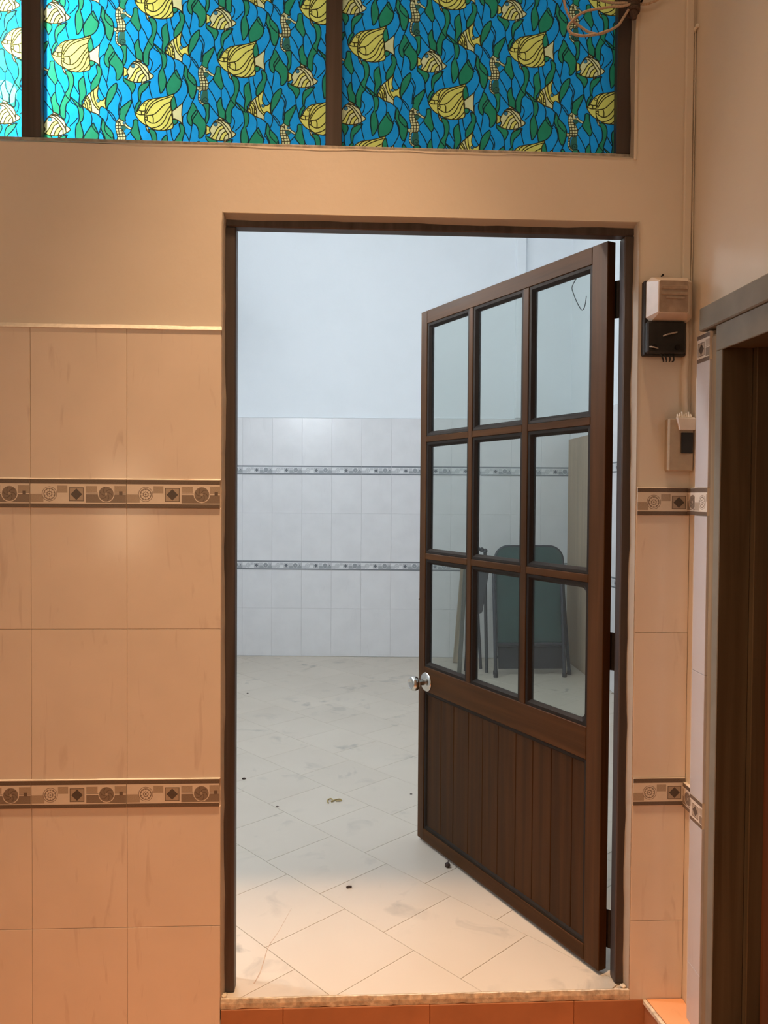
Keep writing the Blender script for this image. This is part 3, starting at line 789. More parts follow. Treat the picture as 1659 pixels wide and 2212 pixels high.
SML = dict(body=[(275,1830),(290,1790),(320,1740),(350,1690),(400,1650),(440,1640),(500,1655),(560,1695),(620,1735),(650,1790),(665,1840),(700,1868),(742,1902),(722,1940),(680,1967),(640,1990),(560,2015),(470,2025),(380,2015),(310,1990),(275,1960),(290,1925),(298,1895),(280,1865)],
 tail=[(210,1750),(275,1785),(270,1830),(283,1885),(205,1922),(215,1840)], fin=[(430,1648),(440,1595),(500,1630),(560,1692),(500,1660)], vent=[(535,2018),(590,2020),(530,2068)],
 lines=[[(500,1745),(430,1790),(390,1850),(350,1920),(305,1975)],[(535,1795),(460,1840),(430,1900),(385,2010)],[(565,1855),(500,1900),(470,1960),(450,2022)],[(595,1905),(550,1950),(525,2018)],
  [(345,1690),(420,1690),(500,1745),(565,1855),(612,1915)],[(400,1652),(480,1680),(560,1760),(620,1840),(655,1900)],[(612,1900),(616,1998)],[(655,1850),(668,1968)]])
ANG = dict(body=[(958,1490),(985,1420),(1010,1350),(1060,1280),(1150,1210),(1210,1150),(1247,1112),(1230,1200),(1220,1290),(1245,1365),(1290,1395),(1340,1370),(1368,1338),(1358,1440),(1372,1537),(1320,1502),(1280,1507),(1255,1560),(1250,1652),(1190,1620),(1120,1600),(1060,1560),(1010,1530)],
 lines=[[(1150,1212),(1160,1330),(1205,1470),(1258,1530)],[(1092,1256),(1120,1370),(1160,1470),(1248,1570)],[(1040,1300),(1090,1390),(1110,1470),(1125,1602)],[(1018,1335),(1075,1410),(1080,1460),(1068,1562)],[(1000,1380),(1040,1450),(1045,1552)],[(980,1430),(1010,1480),(1015,1530)],[(1070,1450),(1110,1470)],[(1070,1520),(1115,1530)]])
SEA = dict(body=[(135,672),(185,708),(235,728),(262,780),(305,815),(350,842),(345,872),(290,852),(230,800),(172,802),(165,842),(200,890),(230,940),(250,1000),(246,1060),(222,1117),(130,1118),(110,1160),(105,1230),(102,1280),(130,1332),(175,1362),(150,1378),(98,1342),(68,1270),(74,1180),(80,1118),(50,1112),(44,1048),(88,1060),(104,1000),(80,900),(68,820),(78,740),(100,700)],
 lines=[[(68,800),(165,800)],[(72,850),(168,848)],[(78,898),(200,888)],[(98,950),(232,942)],[(104,1000),(250,995)],[(92,1055),(246,1055)],[(80,1095),(230,1095)],[(128,712),(118,850),(145,1000),(150,1115)],[(175,850),(200,1000),(192,1115)],[(104,1000),(100,1115)],
  [(80,740),(150,730)],[(90,710),(160,760)],[(150,700),(150,770),(172,802)],[(74,1150),(112,1150)],[(72,1200),(108,1200)],[(70,1250),(104,1250)],[(80,1300),(112,1300)],[(105,1345),(135,1332)]])
sh = lambda L, a, b: [(x+a, y+b) for x, y in L]
WEEDS = [
 [(680,860),(760,890),(800,980),(800,1100),(770,1200),(740,1300),(740,1380),(680,1450),(660,1550),(655,1700),(620,1720),(560,1650),(550,1560),(580,1440),(640,1300),(660,1250),(710,1170),(715,1050),(690,950),(660,900)],
 [(480,1250),(500,1400),(550,1500),(560,1640),(500,1620),(440,1590),(420,1480),(400,1380),(430,1300)],
 [(390,700),(460,700),(470,800),(500,950),(520,1030),(480,1110),(420,1040),(350,950),(340,890),(380,800)],
 [(500,350),(520,390),(480,450),(440,550),(410,560),(415,480),(450,400)],
 [(980,970),(1000,1080),(1020,1200),(1020,1290),(960,1400),(940,1500),(900,1500),(895,1400),(910,1280),(890,1180),(890,1060),(930,1000)],
 sh([(430,330),(500,380),(600,470),(640,500),(670,620),(640,760),(610,780),(640,900),(660,1000),(630,1130),(560,1220),(540,1150),(520,1000),(530,850),(580,750),(580,620),(550,500)], 312, -1000),
 [(1200,760),(1280,800),(1300,900),(1270,1010),(1240,1110),(1150,1200),(1110,1210),(1110,1100),(1160,1000),(1220,900)],
 sh([(1000,710),(1060,830),(1160,940),(1200,1040),(1200,1120),(1160,1280),(1110,1310),(1060,1210),(1040,1050),(980,920),(970,820)], 312, -1000),
 [(1420,395),(1460,395),(1530,530),(1500,600),(1440,690),(1430,800),(1370,760),(1340,650),(1370,530),(1410,450)],
 [(1522,515),(1592,620),(1672,720),(1682,800),(1662,930),(1602,1015),(1552,1015),(1552,900),(1512,800),(1442,740),(1422,650),(1462,580)],
 [(1560,1080),(1560,1200),(1480,1380),(1410,1480),(1390,1560),(1372,1480),(1380,1330),(1410,1220),(1480,1130)],
 [(339,340),(349,400),(279,560),(239,650),(239,720),(139,690),(139,600),(159,490),(239,420)],
 [(150,1370),(260,1360),(262,1500),(260,1620),(220,1720),(190,1650),(210,1560),(190,1450)],
 [(210,1940),(300,1990),(390,2020),(425,2100),(360,2225),(340,2170),(290,2080),(220,2010)],
 [(520,2070),(600,2030),(690,2010),(600,2150),(530,2220),(505,2345),(482,2340),(470,2200),(490,2110)],
 [(1055,350),(1110,270),(1140,380),(1150,460),(1100,520),(1060,490)],
 sh([(830,755),(740,880),(680,980),(660,1060),(670,1150),(690,1210),(780,1190),(850,1150),(910,1070),(930,970),(900,880),(855,790)], -1161, 0),
 [(1080,690),(1160,690),(1170,740),(1130,775),(1095,775)], [(800,540+20),(810,560),(805,570)],
]
WEEDS = [q for q in WEEDS if len(q) > 3]
DEEP = [[(150,1130),(230,1118),(242,1240),(252,1360),(160,1372),(112,1280)], [(172,802),(232,802),(270,830),(235,880),(200,888)]]
LINES = [[(660,0),(670,100),(690,200),(720,300)],[(1262,390),(1345,230),(1350,120),(1310,0),(1260,-60)],[(110,130),(170,250),(172,350),(140,500),(150,600)],[(355,220),(355,300),(380,430),(412,530)],
 [(-60,520),(0,580),(50,650),(75,740)],[(250,1080),(330,1200),(400,1350)],[(525,1030),(590,1130),(650,1280),(720,1370),(780,1440),(880,1500)],[(260,1360),(330,1460),(435,1590)],
 [(800,1110),(860,1220),(905,1290)],[(1050,860),(1070,1000),(1110,1100)],[(1290,880),(1370,1050),(1410,1190)],[(1240,1130),(1290,1250),(1345,1345)],[(870,1700),(820,1770),(735,1850)],
 [(1010,1530),(1090,1600),(1125,1700),(1120,1830),(1170,1920),(1262,2010)],[(1190,1620),(1290,1700),(1295,1800),(1250,1980)],[(1410,1600),(1400,1700),(1350,1850),(1370,1960),(1480,2074)],
 [(1375,1540),(1450,1640),(1525,1760)],[(1562,1230),(1625,1350),(1600,1480),(1590,1650)],[(480,1110),(480,1250)],[(250,1000),(335,910)],[(1350,560),(1270,630),(1262,780)],[(975,880),(985,970)],
 [(1255,1560),(1245,1640),(1270,1690)],[(655,1560),(720,1660),(700,1780),(660,1830)],[(950,1520),(945,1400)],[(20,1000),(40,1100),(0,1250),(-40,1330)],[(1430,800),(1400,1000),(1380,1080)]]
def desk(L): return [(x, y-0.028*x) for x, y in L]
CI = dict(blue=0, green=1, deep=2, yellow=3, pale=4, line=5, brown=6, eye=7)
FILM = ['f_blue', 'f_green', 'f_deep', 'f_yellow', 'f_pale', 'f_line', 'f_brown', 'f_eye']
def unit_polys():
    lay = [[], [], [], []]
    for q in WEEDS:
        q = desk(q); lay[0].append((smooth_poly(q, 3), CI['green'])); lay[1] += [(s, CI['line']) for s in stroke_quads(q, 20, 3, True)]
    for q in DEEP: lay[0].append((smooth_poly(desk(q), 2), CI['deep']))
    for q in LINES: lay[1] += [(s, CI['line']) for s in stroke_quads(desk(q), 18, 4)]
    L2, L3 = lay[2], lay[3]
    def fish(D, body, tail, fin, lw=19):
        for k, c in (('tail', tail), ('fin', fin), ('vent', fin), ('body', body)):
            if k in D:
                q = desk(D[k]); L2.append((smooth_poly(q, 2) if k == 'body' else q, CI[c]))
                L3.extend((s, CI['brown']) for s in stroke_quads(q, lw, 2 if k == 'body' else 1, True))
        for l in D['lines']: L3.extend((s, CI['brown']) for s in stroke_quads(desk(l), lw, 3))
    fish(BIG, 'yellow', 'pale', 'pale')
    L3.extend((s, CI['brown']) for s in stroke_quads(desk(circle(583, 425, 24, 12)), 11, 1, True))
    fish(SML, 'pale', 'yellow', 'pale')
    for a, b in ((0, 1), (2, 3)):      # yellow stripes between the outer pair and the next
        l1, l2 = SML['lines'][a], SML['lines'][b]
        L2.append((desk(l1+l2[::-1]), CI['yellow']))
    L3.append((desk(circle(380, 1730, 40, 14)), CI['line'])); L3.append((desk(circle(380, 1730, 30, 12)), CI['eye']))
    fish(ANG, 'yellow', 'yellow', 'yellow')
    L2.append((desk([(1040,1300),(1092,1256),(1120,1370),(1160,1470),(1248,1570),(1250,1652),(1190,1620),(1120,1600),(1110,1470),(1090,1390)]), CI['pale']))
    L3.append((desk(circle(1235, 1395, 36, 14)), CI['line'])); L3.append((desk(circle(1235, 1395, 27, 12)), CI['eye']))
    fish(SEA, 'pale', 'pale', 'pale', 15)
    L3.append((desk(circle(222, 750, 32, 12)), CI['brown'])); L3.append((desk(circle(222, 750, 22, 10)), CI['eye']))
    L0 = lay[0]; L2.append((desk(circle(200, 1290, 56, 16)), CI['deep']))
    L3.extend((s, CI['line']) for s in stroke_quads(desk([(160,1335),(150,1280),(200,1250),(240,1290),(210,1325),(185,1295)]), 10, 2))
    return lay
def build_unit():
    lay = unit_polys(); polys = [(None, CI['blue'])]
    for L in lay:
        for i in range(-2, 3):
            for j in range(-3, 4):
                ox, oy = UNIT_X*i, 1000.0*i+2000.0*j
                for pts, c in L:
                    xs_ = [p[0] for p in pts]; ys_ = [p[1] for p in pts]
                    if max(xs_)+ox < 0 or min(xs_)+ox > UNIT_X or max(ys_)+oy < 0 or min(ys_)+oy > UNIT_Y: continue
                    polys.append(([(p[0]+ox, p[1]+oy) for p in pts], c))
    return planar(polys, rect(0, 0, UNIT_X, UNIT_Y))
fv, ft_ = build_unit()
KX, KY = 0.2195/1473.0, 0.148/1000.0
AX, AY = 415.0, 575.0-0.028*415.0
def film_for(x0, x1, z0, z1, ax, az):
    """film mesh over x0..x1, z0..z1 with a big fish's mouth at (ax, az); y = 0, origin at (x0, z0)"""
    bm = bmesh.new()
    for i in range(-9, 10):
        for j in range(-6, 7):
            ox, oy = UNIT_X*i, 1000.0*i+2000.0*j
            X0, X1 = ax+(ox-AX)*KX, ax+(ox+UNIT_X-AX)*KX
            Z1, Z0 = az-(oy-AY)*KY, az-(oy+UNIT_Y-AY)*KY
            if X1 < x0 or X0 > x1 or Z1 < z0 or Z0 > z1: continue
            vs = [bm.verts.new((ax+(v[0]+ox-AX)*KX-x0, 0, az-(v[1]+oy-AY)*KY-z0)) for v in fv]
            for f, c in ft_:
                fc = bm.faces.new([vs[k] for k in f]); fc.material_index = c
    for co, no in (((0,0,0),(-1,0,0)), ((x1-x0,0,0),(1,0,0)), ((0,0,0),(0,0,-1)), ((0,0,z1-z0),(0,0,1))):
        bmesh.ops.bisect_plane(bm, geom=bm.verts[:]+bm.edges[:]+bm.faces[:], dist=1e-7, plane_co=co, plane_no=no, clear_outer=True)
    bmesh.ops.delete(bm, geom=[v for v in bm.verts if not v.link_faces], context='VERTS')
    for f in bm.faces:
        if f.normal.y > 0: f.normal_flip()
    me = bpy.data.meshes.new('film'); bm.to_mesh(me); bm.free(); return me
for x0, x1, ax, az in ((-0.0225, 0.7295, -0.0062, 2.5865), (-0.8165, -0.0655, -0.357, 2.534), (-1.0745, -0.8675, -0.9274, 2.5615)):
    z0, z1 = WZ0+0.0185, WZ1-0.03
    p = wbox('pane', x0, x1, 0.0465, 0.0515, z0, z1, 'win_glass', 0.0)
    f_ = link('film', film_for(x0, x1, z0, z1, ax, az), FILM, p, (x0-(x0+x1)/2, -0.0028, z0-(z0+z1)/2))

# ================================================================== door frame and the open glazed door
fr = empty('trim_4', (0, 0.04, 0)); tag(fr, 'dark wooden door frame set in the cream wall', 'door frame', kind='structure')
def fbox(name, x0, x1, z0, z1, y0=0.020, y1=0.060, r=0.003): return boxobj(name, (x0, x1, y0-0.04, y1-0.04, z0, z1), 'frame', fr, r)
fbox('frame_jamb', -0.345, -0.303, 0.0005, 2.081); fbox('frame_jamb', 0.7545, 0.800, 0.0005, 2.081); fbox('frame_head', -0.345, 0.800, 2.081, 2.125)

DU = Vector((-0.4426, 0.8967, 0)).normalized(); DN = Vector((-DU.y, DU.x, 0))   # leaf direction, and the face turned to the viewer is -local y
door = empty('door_1', (0.7208, 0.057, 0.0), math.atan2(DU.y, DU.x))
tag(door, 'open brown wooden door with nine glass panes, steel knob and boarded lower panel', 'door', kind='structure')
# local x = u from hinge edge, local y: +y is toward the viewer's side when rotated by +116 deg -> check sign
# viewer-side normal is n = (-0.897,-0.443); local +y maps to (-sin, cos) = (-0.8967,-0.4426) => +y faces the viewer
T = 0.030
def lbox(name, u0, u1, z0, z1, mk, y0=-T, y1=0.0, r=0.0015, parent=door): return boxobj(name, (u0, u1, y0, y1, z0, z1), mk, parent, r)
W, ZB, ZT = 0.988, 0.012, 2.079
lbox('stile', 0.0, 0.061, ZB, ZT, 'wood_v'); lbox('stile', 0.946, W, ZB, ZT, 'wood_v')
lbox('top_rail', 0.0615, 0.9455, 2.029, ZT, 'wood_h'); lbox('lock_rail', 0.0615, 0.9455, 0.602, 0.697, 'wood_h'); lbox('bottom_rail', 0.0615, 0.9455, ZB, 0.059, 'wood_h')
MU = [(0.339, 0.367), (0.642, 0.666)]
for a, b in MU: lbox('mullion', a, b, 0.6975, 2.0285, 'wood_v')
ux = [(0.061, 0.339), (0.367, 0.642), (0.666, 0.946)]
zr = [(1.594, 2.029), (1.140, 1.571), (0.697, 1.117)]
for a, b in ux:
    lbox('muntin', a+0.0005, b-0.0005, 1.571, 1.594, 'wood_h'); lbox('muntin', a+0.0005, b-0.0005, 1.117, 1.140, 'wood_h')
def ring_bead(u0, u1, z0, z1, wd, y_out, y_in, corner=()):
    """dark moulding round an opening: a sloped ring from the opening edge down to the glass"""
    bm = bmesh.new()
    def rr(i, y, rad):
        pts = []
        for (cx, cz, a0, key) in ((u0+i, z0+i, PI, 'bl'), (u1-i, z0+i, 1.5*PI, 'br'), (u1-i, z1-i, 0.0, 'tr'), (u0+i, z1-i, 0.5*PI, 'tl')):
            r_ = rad if key in corner else 0.0005
            ox = r_ if key[1] == 'l' else -r_; oz = r_ if key[0] == 'b' else -r_
            for k in range(5):
                a = a0+0.5*PI*k/4
                pts.append(bm.verts.new((cx+ox+r_*math.cos(a), y, cz+oz+r_*math.sin(a))))
        return pts
    rings = [rr(0.0003, y_out-0.002, 0.0005), rr(0.0012, y_out, 0.0005), rr(wd*0.55, y_out-0.001, 0.014), rr(wd, y_in+0.001, 0.020), rr(wd, y_in-0.004, 0.020), rr(0.0003, y_in-0.004, 0.0005)]
    for A, B in zip(rings, rings[1:]):
        n = len(A)
        for k in range(n): bm.faces.new((A[k], A[(k+1) % n], B[(k+1) % n], B[k]))
    return mesh(bm)
for ci, (a, b) in enumerate(ux):
    for ri, (z0, z1) in enumerate(zr):
        p = lbox('pane', a+0.004, b-0.004, z0+0.004, z1-0.004, 'glass', y0=-0.0175, y1=-0.0135, r=0)
        # hinge side is local -x, which is on the viewer's right
        rnd = ('tl', 'bl') if (ci == 0 and ri == 2) else ()
        link('glazing_bead', ring_bead(a, b, z0, z1, 0.0185, -0.0025, -0.0135, rnd), 'bead', door)
        bm = bmesh.new()
        for (x0, x1, zz0, zz1) in ((a+0.0004, a+0.0125, z0+0.0004, z1-0.0004), (b-0.0125, b-0.0004, z0+0.0004, z1-0.0004), (a+0.0126, b-0.0126, z0+0.0004, z0+0.0125), (a+0.0126, b-0.0126, z1-0.0125, z1-0.0004)):
            box(bm, x0, x1, -0.0265, -0.0178, zz0, zz1)
        link('back_bead', mesh(bm), 'bead', door)
# boarded lower panel
link('panel_bead', ring_bead(0.061, 0.946, 0.059, 0.602, 0.0170, -0.0030, -0.0125), 'bead', door)
bd = [0.0720, 0.127, 0.219, 0.306, 0.391, 0.486, 0.574, 0.659, 0.753, 0.838, 0.9335]
for a, b in zip(bd, bd[1:]): lbox('board', a+0.0006, b-0.0006, 0.062, 0.599, 'board', y0=-0.021, y1=-0.0095, r=0.0016)
lbox('backing', 0.0635, 0.9435, 0.0605, 0.6005, 'bead', y0=-0.0265, y1=-0.0212, r=0)
# knob set, both faces
ks = lathe([(0, 0.0), (0.036, 0.0), (0.037, 0.002), (0.034, 0.006), (0.024, 0.010), (0.0125, 0.0125), (0.0115, 0.020), (0.011, 0.034), (0.013, 0.037), (0.020, 0.040), (0.0265, 0.046), (0.0285, 0.055), (0.0268, 0.064), (0.0215, 0.070), (0.019, 0.0710), (0.0165, 0.0685), (0.008, 0.0665), (0, 0.066)], 32)
ks.materials.append(M['steel'])
k1 = link('knob', ks, None, door, (0.930, 0.0003, 0.640), (-PI/2, 0, 0)); k1['label'] = 'brushed steel door knob'
link('knob', ks, None, door, (0.930, -T-0.0003, 0.640), (PI/2, 0, 0))
boxobj('latch_plate', (W-0.0002, W+0.0012, -0.026, -0.006, 0.60, 0.68), 'steel', door, 0.0005)
# small bolt standing out of the free edge
bm = bmesh.new(); tube(bm, [(W-0.003, -0.018, 0.953), (W+0.020, -0.018, 0.954), (W+0.030, -0.018, 0.951)], [0.0028, 0.0035, 0.0024], 8)
link('bolt', mesh(bm, smooth=50), 'iron', door)
# hinges
hx, hy = 0.7635, 0.0665
for z0, z1 in ((1.868, 1.973), (0.871, 0.979), (0.071, 0.181)):
    lx, ly = None, None
    inv = Matrix.Rotation(-door.rotation_euler.z, 3, 'Z')
    def loc(x, y, z): v = inv @ Vector((x-0.7208, y-0.057, 0)); return Vector((v.x, v.y, z))
    hp = loc(hx, hy, 0)
    bm = bmesh.new(); n = 5; hgt = (z1-z0)
    for k in range(n):
        za, zb = z0+hgt*k/n+0.0006, z0+hgt*(k+1)/n-0.0006
        tube(bm, [(hp.x, hp.y, za), (hp.x, hp.y, zb)], 0.0062, 12)
    tube(bm, [(hp.x, hp.y, z0-0.006), (hp.x, hp.y, z1+0.006)], 0.0042, 10)
    h = link('hinge', mesh(bm, smooth=50), 'iron', door)
    def leafplate(pts):
        bm = bmesh.new(); a, b = [Vector(p) for p in pts]
        d = (b-a).normalized(); nn = Vector((-d.y, d.x, 0))*0.0012
        for (qa, qb) in ((z0, z0+hgt*0.18), (z0+hgt*0.22, z0+hgt*0.38), (z0+hgt*0.42, z0+hgt*0.58), (z0+hgt*0.62, z0+hgt*0.78), (z0+hgt*0.82, z1)):
            pass
        prism(bm, [tuple((a+nn)[:2]), tuple((b+nn)[:2]), tuple((b-nn)[:2]), tuple((a-nn)[:2])], z0, z1)
        return mesh(bm)
    link('hinge_plate', leafplate((tuple(hp), tuple(loc(0.7208+0.028, 0.057+0.0138+0.002, 0)+Vector((0.012, 0, 0))))), 'iron', h)
    link('hinge_plate', leafplate((tuple(hp), tuple(loc(0.7700, 0.0612, 0)))), 'iron', h)

# ================================================================== things on the near wall
# --- fuse box: white cover over a sooty base
fb = empty('fuse_box', (0.85, TY, 1.85)); tag(fb, 'sooty fuse box with ribbed white plastic cover, on the wall right of the door', 'fuse box')
O = Vector((0.85, TY, 1.85))
def rel(x, y, z): return (x-O.x, y-O.y, z-O.z)
def relbox(name, x0, x1, y0, y1, z0, z1, mk, parent, r=0.0015): return boxobj(name, (x0-O.x, x1-O.x, y0-O.y, y1-O.y, z0-O.z, z1-O.z), mk, parent, r)
relbox('back_plate', 0.797, 0.915, -0.016, TY, 1.748, 1.950, 'black', fb, 0.003)
bm = bmesh.new()
def ringp(x0, x1, y, z0, z1, c): return [bm.verts.new(rel(*p)) for p in ((x0+c, y, z0), (x1-c, y, z0), (x1, y, z0+c), (x1, y, z1-c), (x1-c, y, z1), (x0+c, y, z1), (x0, y, z1-c), (x0, y, z0+c))]
R = [ringp(0.802, 0.926, -0.016, 1.838, 1.957, 0.012), ringp(0.802, 0.926, -0.022, 1.838, 1.957, 0.012), ringp(0.8145, 0.897, -0.067, 1.851, 1.938, 0.003), ringp(0.8165, 0.895, -0.0695, 1.853, 1.936, 0.003)]
for A, B in zip(R, R[1:]):
    for k in range(8): bm.faces.new((A[k], A[(k+1) % 8], B[(k+1) % 8], B[k]))
ff_ = bm.faces.new(R[-1]); ff_.material_index = 1; bm.faces.new(R[0][::-1])
cv = link('cover', mesh(bm), ['white_plastic', 'dirty_plastic'], fb); cv['label'] = 'yellowed white plastic cover'
for z0, z1, xa_, xb_ in ((1.913, 1.923, 0.822, 0.892), (1.898, 1.906, 0.822, 0.892), (1.888, 1.893, 0.835, 0.885)):
    relbox('rib', xa_, xb_, -0.0725, -0.0690, z0, z1, 'dirty_plastic', cv, 0.0012)
relbox('lower_block', 0.800, 0.906, -0.034, -0.0163, 1.752, 1.8375, 'black', fb, 0.004)
for x in (0.818, 0.882): 
    bm = bmesh.new(); tube(bm, [(0, 0, 0), (0, -0.006, 0)], 0.007, 12)
    link('terminal_screw', mesh(bm, smooth=40), 'iron', fb, rel(x, -0.034, 1.768))
bm = bmesh.new(); tube(bm, catmull([rel(0.842, -0.037, 1.797), rel(0.850, -0.043, 1.800), rel(0.862, -0.042, 1.803), rel(0.880, -0.037, 1.808)], 4), 0.0020, 6)
link('wire_end', mesh(bm, smooth=60), 'copper_wire', fb)
bm = bmesh.new(); tube(bm, catmull([rel(0.806, -0.036, 1.768), rel(0.815, -0.042, 1.766), rel(0.829, -0.036, 1.764)], 4), 0.0018, 6)
link('wire_end', mesh(bm, smooth=60), 'copper_wire', fb)
bm = bmesh.new()
for k in range(4): tube(bm, catmull([rel(0.84+0.012*k, -0.022, 1.756), rel(0.845+0.010*k, -0.030, 1.738-0.003*(k % 2)), rel(0.852+0.008*k, -0.018, 1.732)], 4), 0.0022, 6)
link('wire_tails', mesh(bm, smooth=60), 'black', fb)
# small nail hole screw above the cover
bm = bmesh.new(); tube(bm, [(0, 0, 0), (0, -0.010, 0.001)], [0.002, 0.003], 8)
tag(link('screw', mesh(bm, smooth=40), 'iron', None, (0.852, TY, 1.968)), 'tiny dark screw in the wall just above the fuse box cover', 'screw')

# --- conduit runs beside the corner
cd = boxobj('conduit', (0.9075, 0.9285, TY-0.0105, TY, 1.957, CEIL_N-0.05), 'plaster_near', None, 0.0025)
tag(cd, 'slim painted conduit running up the wall corner from the fuse box', 'conduit')
bm = bmesh.new()
L = []
for i in range(13):
    z = 1.590+(1.838-1.590)*i/12; q = wob(z*4, 0.0012)
    L.append((0.9190+q, TY-0.006, z))
tube(bm, L, 0.0088, 10)
tag(link('conduit', mesh(bm, smooth=60), 'plaster_near'), 'short painted conduit between the fuse box and the light switch', 'conduit')
bm = bmesh.new(); tube(bm, catmull([(0.9335, TY-0.0035, 2.628), (0.9342, TY-0.004, 2.45), (0.9338, TY-0.004, 2.25), (0.9345, TY-0.004, 2.05), (0.9325, TY-0.004, 1.955)], 8), 0.0022, 6)
tag(link('wire', mesh(bm, smooth=60), 'plaster_near'), 'thin painted wire hanging down the wall corner from the clip', 'wire')
bm = bmesh.new()
bmesh.ops.create_icosphere(bm, subdivisions=2, radius=0.006)
for v in bm.verts: v.co.z *= 1.3
tube(bm, [(0, -0.004, -0.002), (0.001, -0.016, 0.001)], [0.0035, 0.0030], 8)
tube(bm, [(0.001, -0.016, 0.001), (0.001, -0.0185, 0.001)], [0.0055, 0.0052], 10)
tag(link('cable_clip', mesh(bm, smooth=50), 'mortar', None, (0.9300, TY-0.005, 2.631)), 'small cement daubed cable clip high in the wall corner', 'clip')

# --- light switch tucked into the corner
sw = empty('light_switch', (0.90, TY, 1.50)); tag(sw, 'beige surface mounted light switch with black rocker in the wall corner', 'switch')
O = Vector((0.90, TY, 1.50))
relbox('housing', 0.8665, 0.9355, -0.026, TY-0.0005, 1.436, 1.578, 'beige_plastic', sw, 0.003)
bm = bmesh.new()
a = [bm.verts.new(rel(*p)) for p in ((0.885, -0.026, 1.582), (0.9355, -0.026, 1.582), (0.9355, -0.026, 1.546), (0.893, -0.026, 1.546))]
b = [bm.verts.new(rel(*p)) for p in ((0.887, -0.036, 1.578), (0.9355, -0.036, 1.578), (0.9355, -0.036, 1.547), (0.894, -0.036, 1.547))]
for k in range(4): bm.faces.new((a[k], a[(k+1) % 4], b[(k+1) % 4], b[k]))
bm.faces.new(b); bm.faces.new(a[::-1])
cp = link('cord_cover', mesh(bm), 'white_plastic', sw); cp['label'] = 'pale tapered cord cover at its top'
relbox('rocker', 0.899, 0.932, -0.031, -0.0262, 1.484, 1.540, 'black', sw, 0.0015)
bm = bmesh.new()
for k in range(7): tube(bm, [rel(0.889+0.006*k, -0.028, 1.582), rel(0.890+0.006*k, -0.024, 1.590+0.003*(k % 3))], [0.003, 0.002], 6)
link('daubed_filler', mesh(bm, smooth=60), 'mortar', sw)

# --- coil of cord hung in front of the transom's right edge
cc = empty('cord_coil', (0.75, -0.02, 2.68)); tag(cc, 'tied coil of grimy beige cord hanging at the window top right', 'cord')
O = Vector((0.75, -0.02, 2.68))
def cord(pts, r=0.0034, name='cord_loop', mk='cord'):
    P = catmull([rel(*p) for p in pts], 6)
    # a light two-strand twist
    bm = bmesh.new(); tube(bm, P, r, 8)
    return link(name, mesh(bm, smooth=70), mk, cc)
cord([(0.744,-0.030,2.690),(0.70,-0.034,2.742),(0.63,-0.036,2.765),(0.578,-0.034,2.740),(0.563,-0.031,2.700),(0.564,-0.030,2.679),(0.568,-0.030,2.660),(0.578,-0.030,2.638),(0.590,-0.030,2.624),(0.609,-0.030,2.611),(0.629,-0.031,2.598),(0.646,-0.032,2.593),(0.662,-0.033,2.592),(0.686,-0.033,2.602),(0.710,-0.032,2.617),(0.724,-0.030,2.638),(0.739,-0.030,2.662),(0.746,-0.028,2.680)])
cord([(0.745,-0.034,2.674),(0.732,-0.036,2.668),(0.717,-0.037,2.664),(0.689,-0.037,2.661),(0.655,-0.037,2.655),(0.624,-0.037,2.648),(0.600,-0.037,2.636),(0.587,-0.037,2.623),(0.575,-0.038,2.609),(0.574,-0.039,2.597),(0.582,-0.040,2.587),(0.596,-0.040,2.583),(0.615,-0.040,2.581),(0.634,-0.040,2.584),(0.654,-0.039,2.588),(0.680,-0.038,2.598)])
cord([(0.60,-0.030,2.735),(0.63,-0.030,2.700),(0.656,-0.030,2.685),(0.676,-0.030,2.679),(0.697,-0.030,2.676),(0.724,-0.030,2.677),(0.745,-0.028,2.678)])
cord([(0.752,-0.024,2.679),(0.769,-0.022,2.681),(0.790,-0.020,2.683),(0.807,-0.019,2.690),(0.822,-0.018,2.698),(0.840,-0.018,2.725),(0.842,-0.018,2.770)])
bm = bmesh.new()
for k in range(7):
    a0 = k*0.55; z = 2.712-0.0085*k
    tube(bm, [Vector(rel(0.752+0.015*math.cos(t*2*PI/10), -0.022+0.017*math.sin(t*2*PI/10), z+0.003*math.sin(t*2*PI/10+a0))) for t in range(10)], 0.0052, 6, True)
tube(bm, [rel(0.752, -0.022, 2.72), rel(0.750, -0.022, 2.69), rel(0.754, -0.024, 2.655), rel(0.757, -0.022, 2.640)], [0.012, 0.014, 0.012, 0.006], 8)
link('knot', mesh(bm, smooth=70), 'cord_dark', cc)
bm = bmesh.new(); tube(bm, [(0, TY+0.01, 0), (0, -0.045, 0.004)], 0.0028, 8)
tag(link('nail', mesh(bm, smooth=40), 'iron', None, (0.776, 0, 2.686)), 'iron nail in the window edge carrying the tied cord coil', 'nail')

# loose wire hung on the far side of the top pane
P = [(0.149, 2.012), (0.166, 1.991), (0.158, 1.968), (0.148, 1.948), (0.133, 1.925), (0.122, 1.914), (0.113, 1.920), (0.108, 1.935), (0.105, 1.952)]
bm = bmesh.new()
rz = Matrix.Rotation(door.rotation_euler.z, 3, 'Z'); dl = Vector(door.location)
tube(bm, catmull([dl + rz @ Vector((u, -0.0215, z)) for u, z in P], 5), 0.0014, 6)
tag(link('wire_hook', mesh(bm, smooth=60), 'tube_metal'), 'thin bent wire hanging against the top pane nearest the hinges', 'wire')

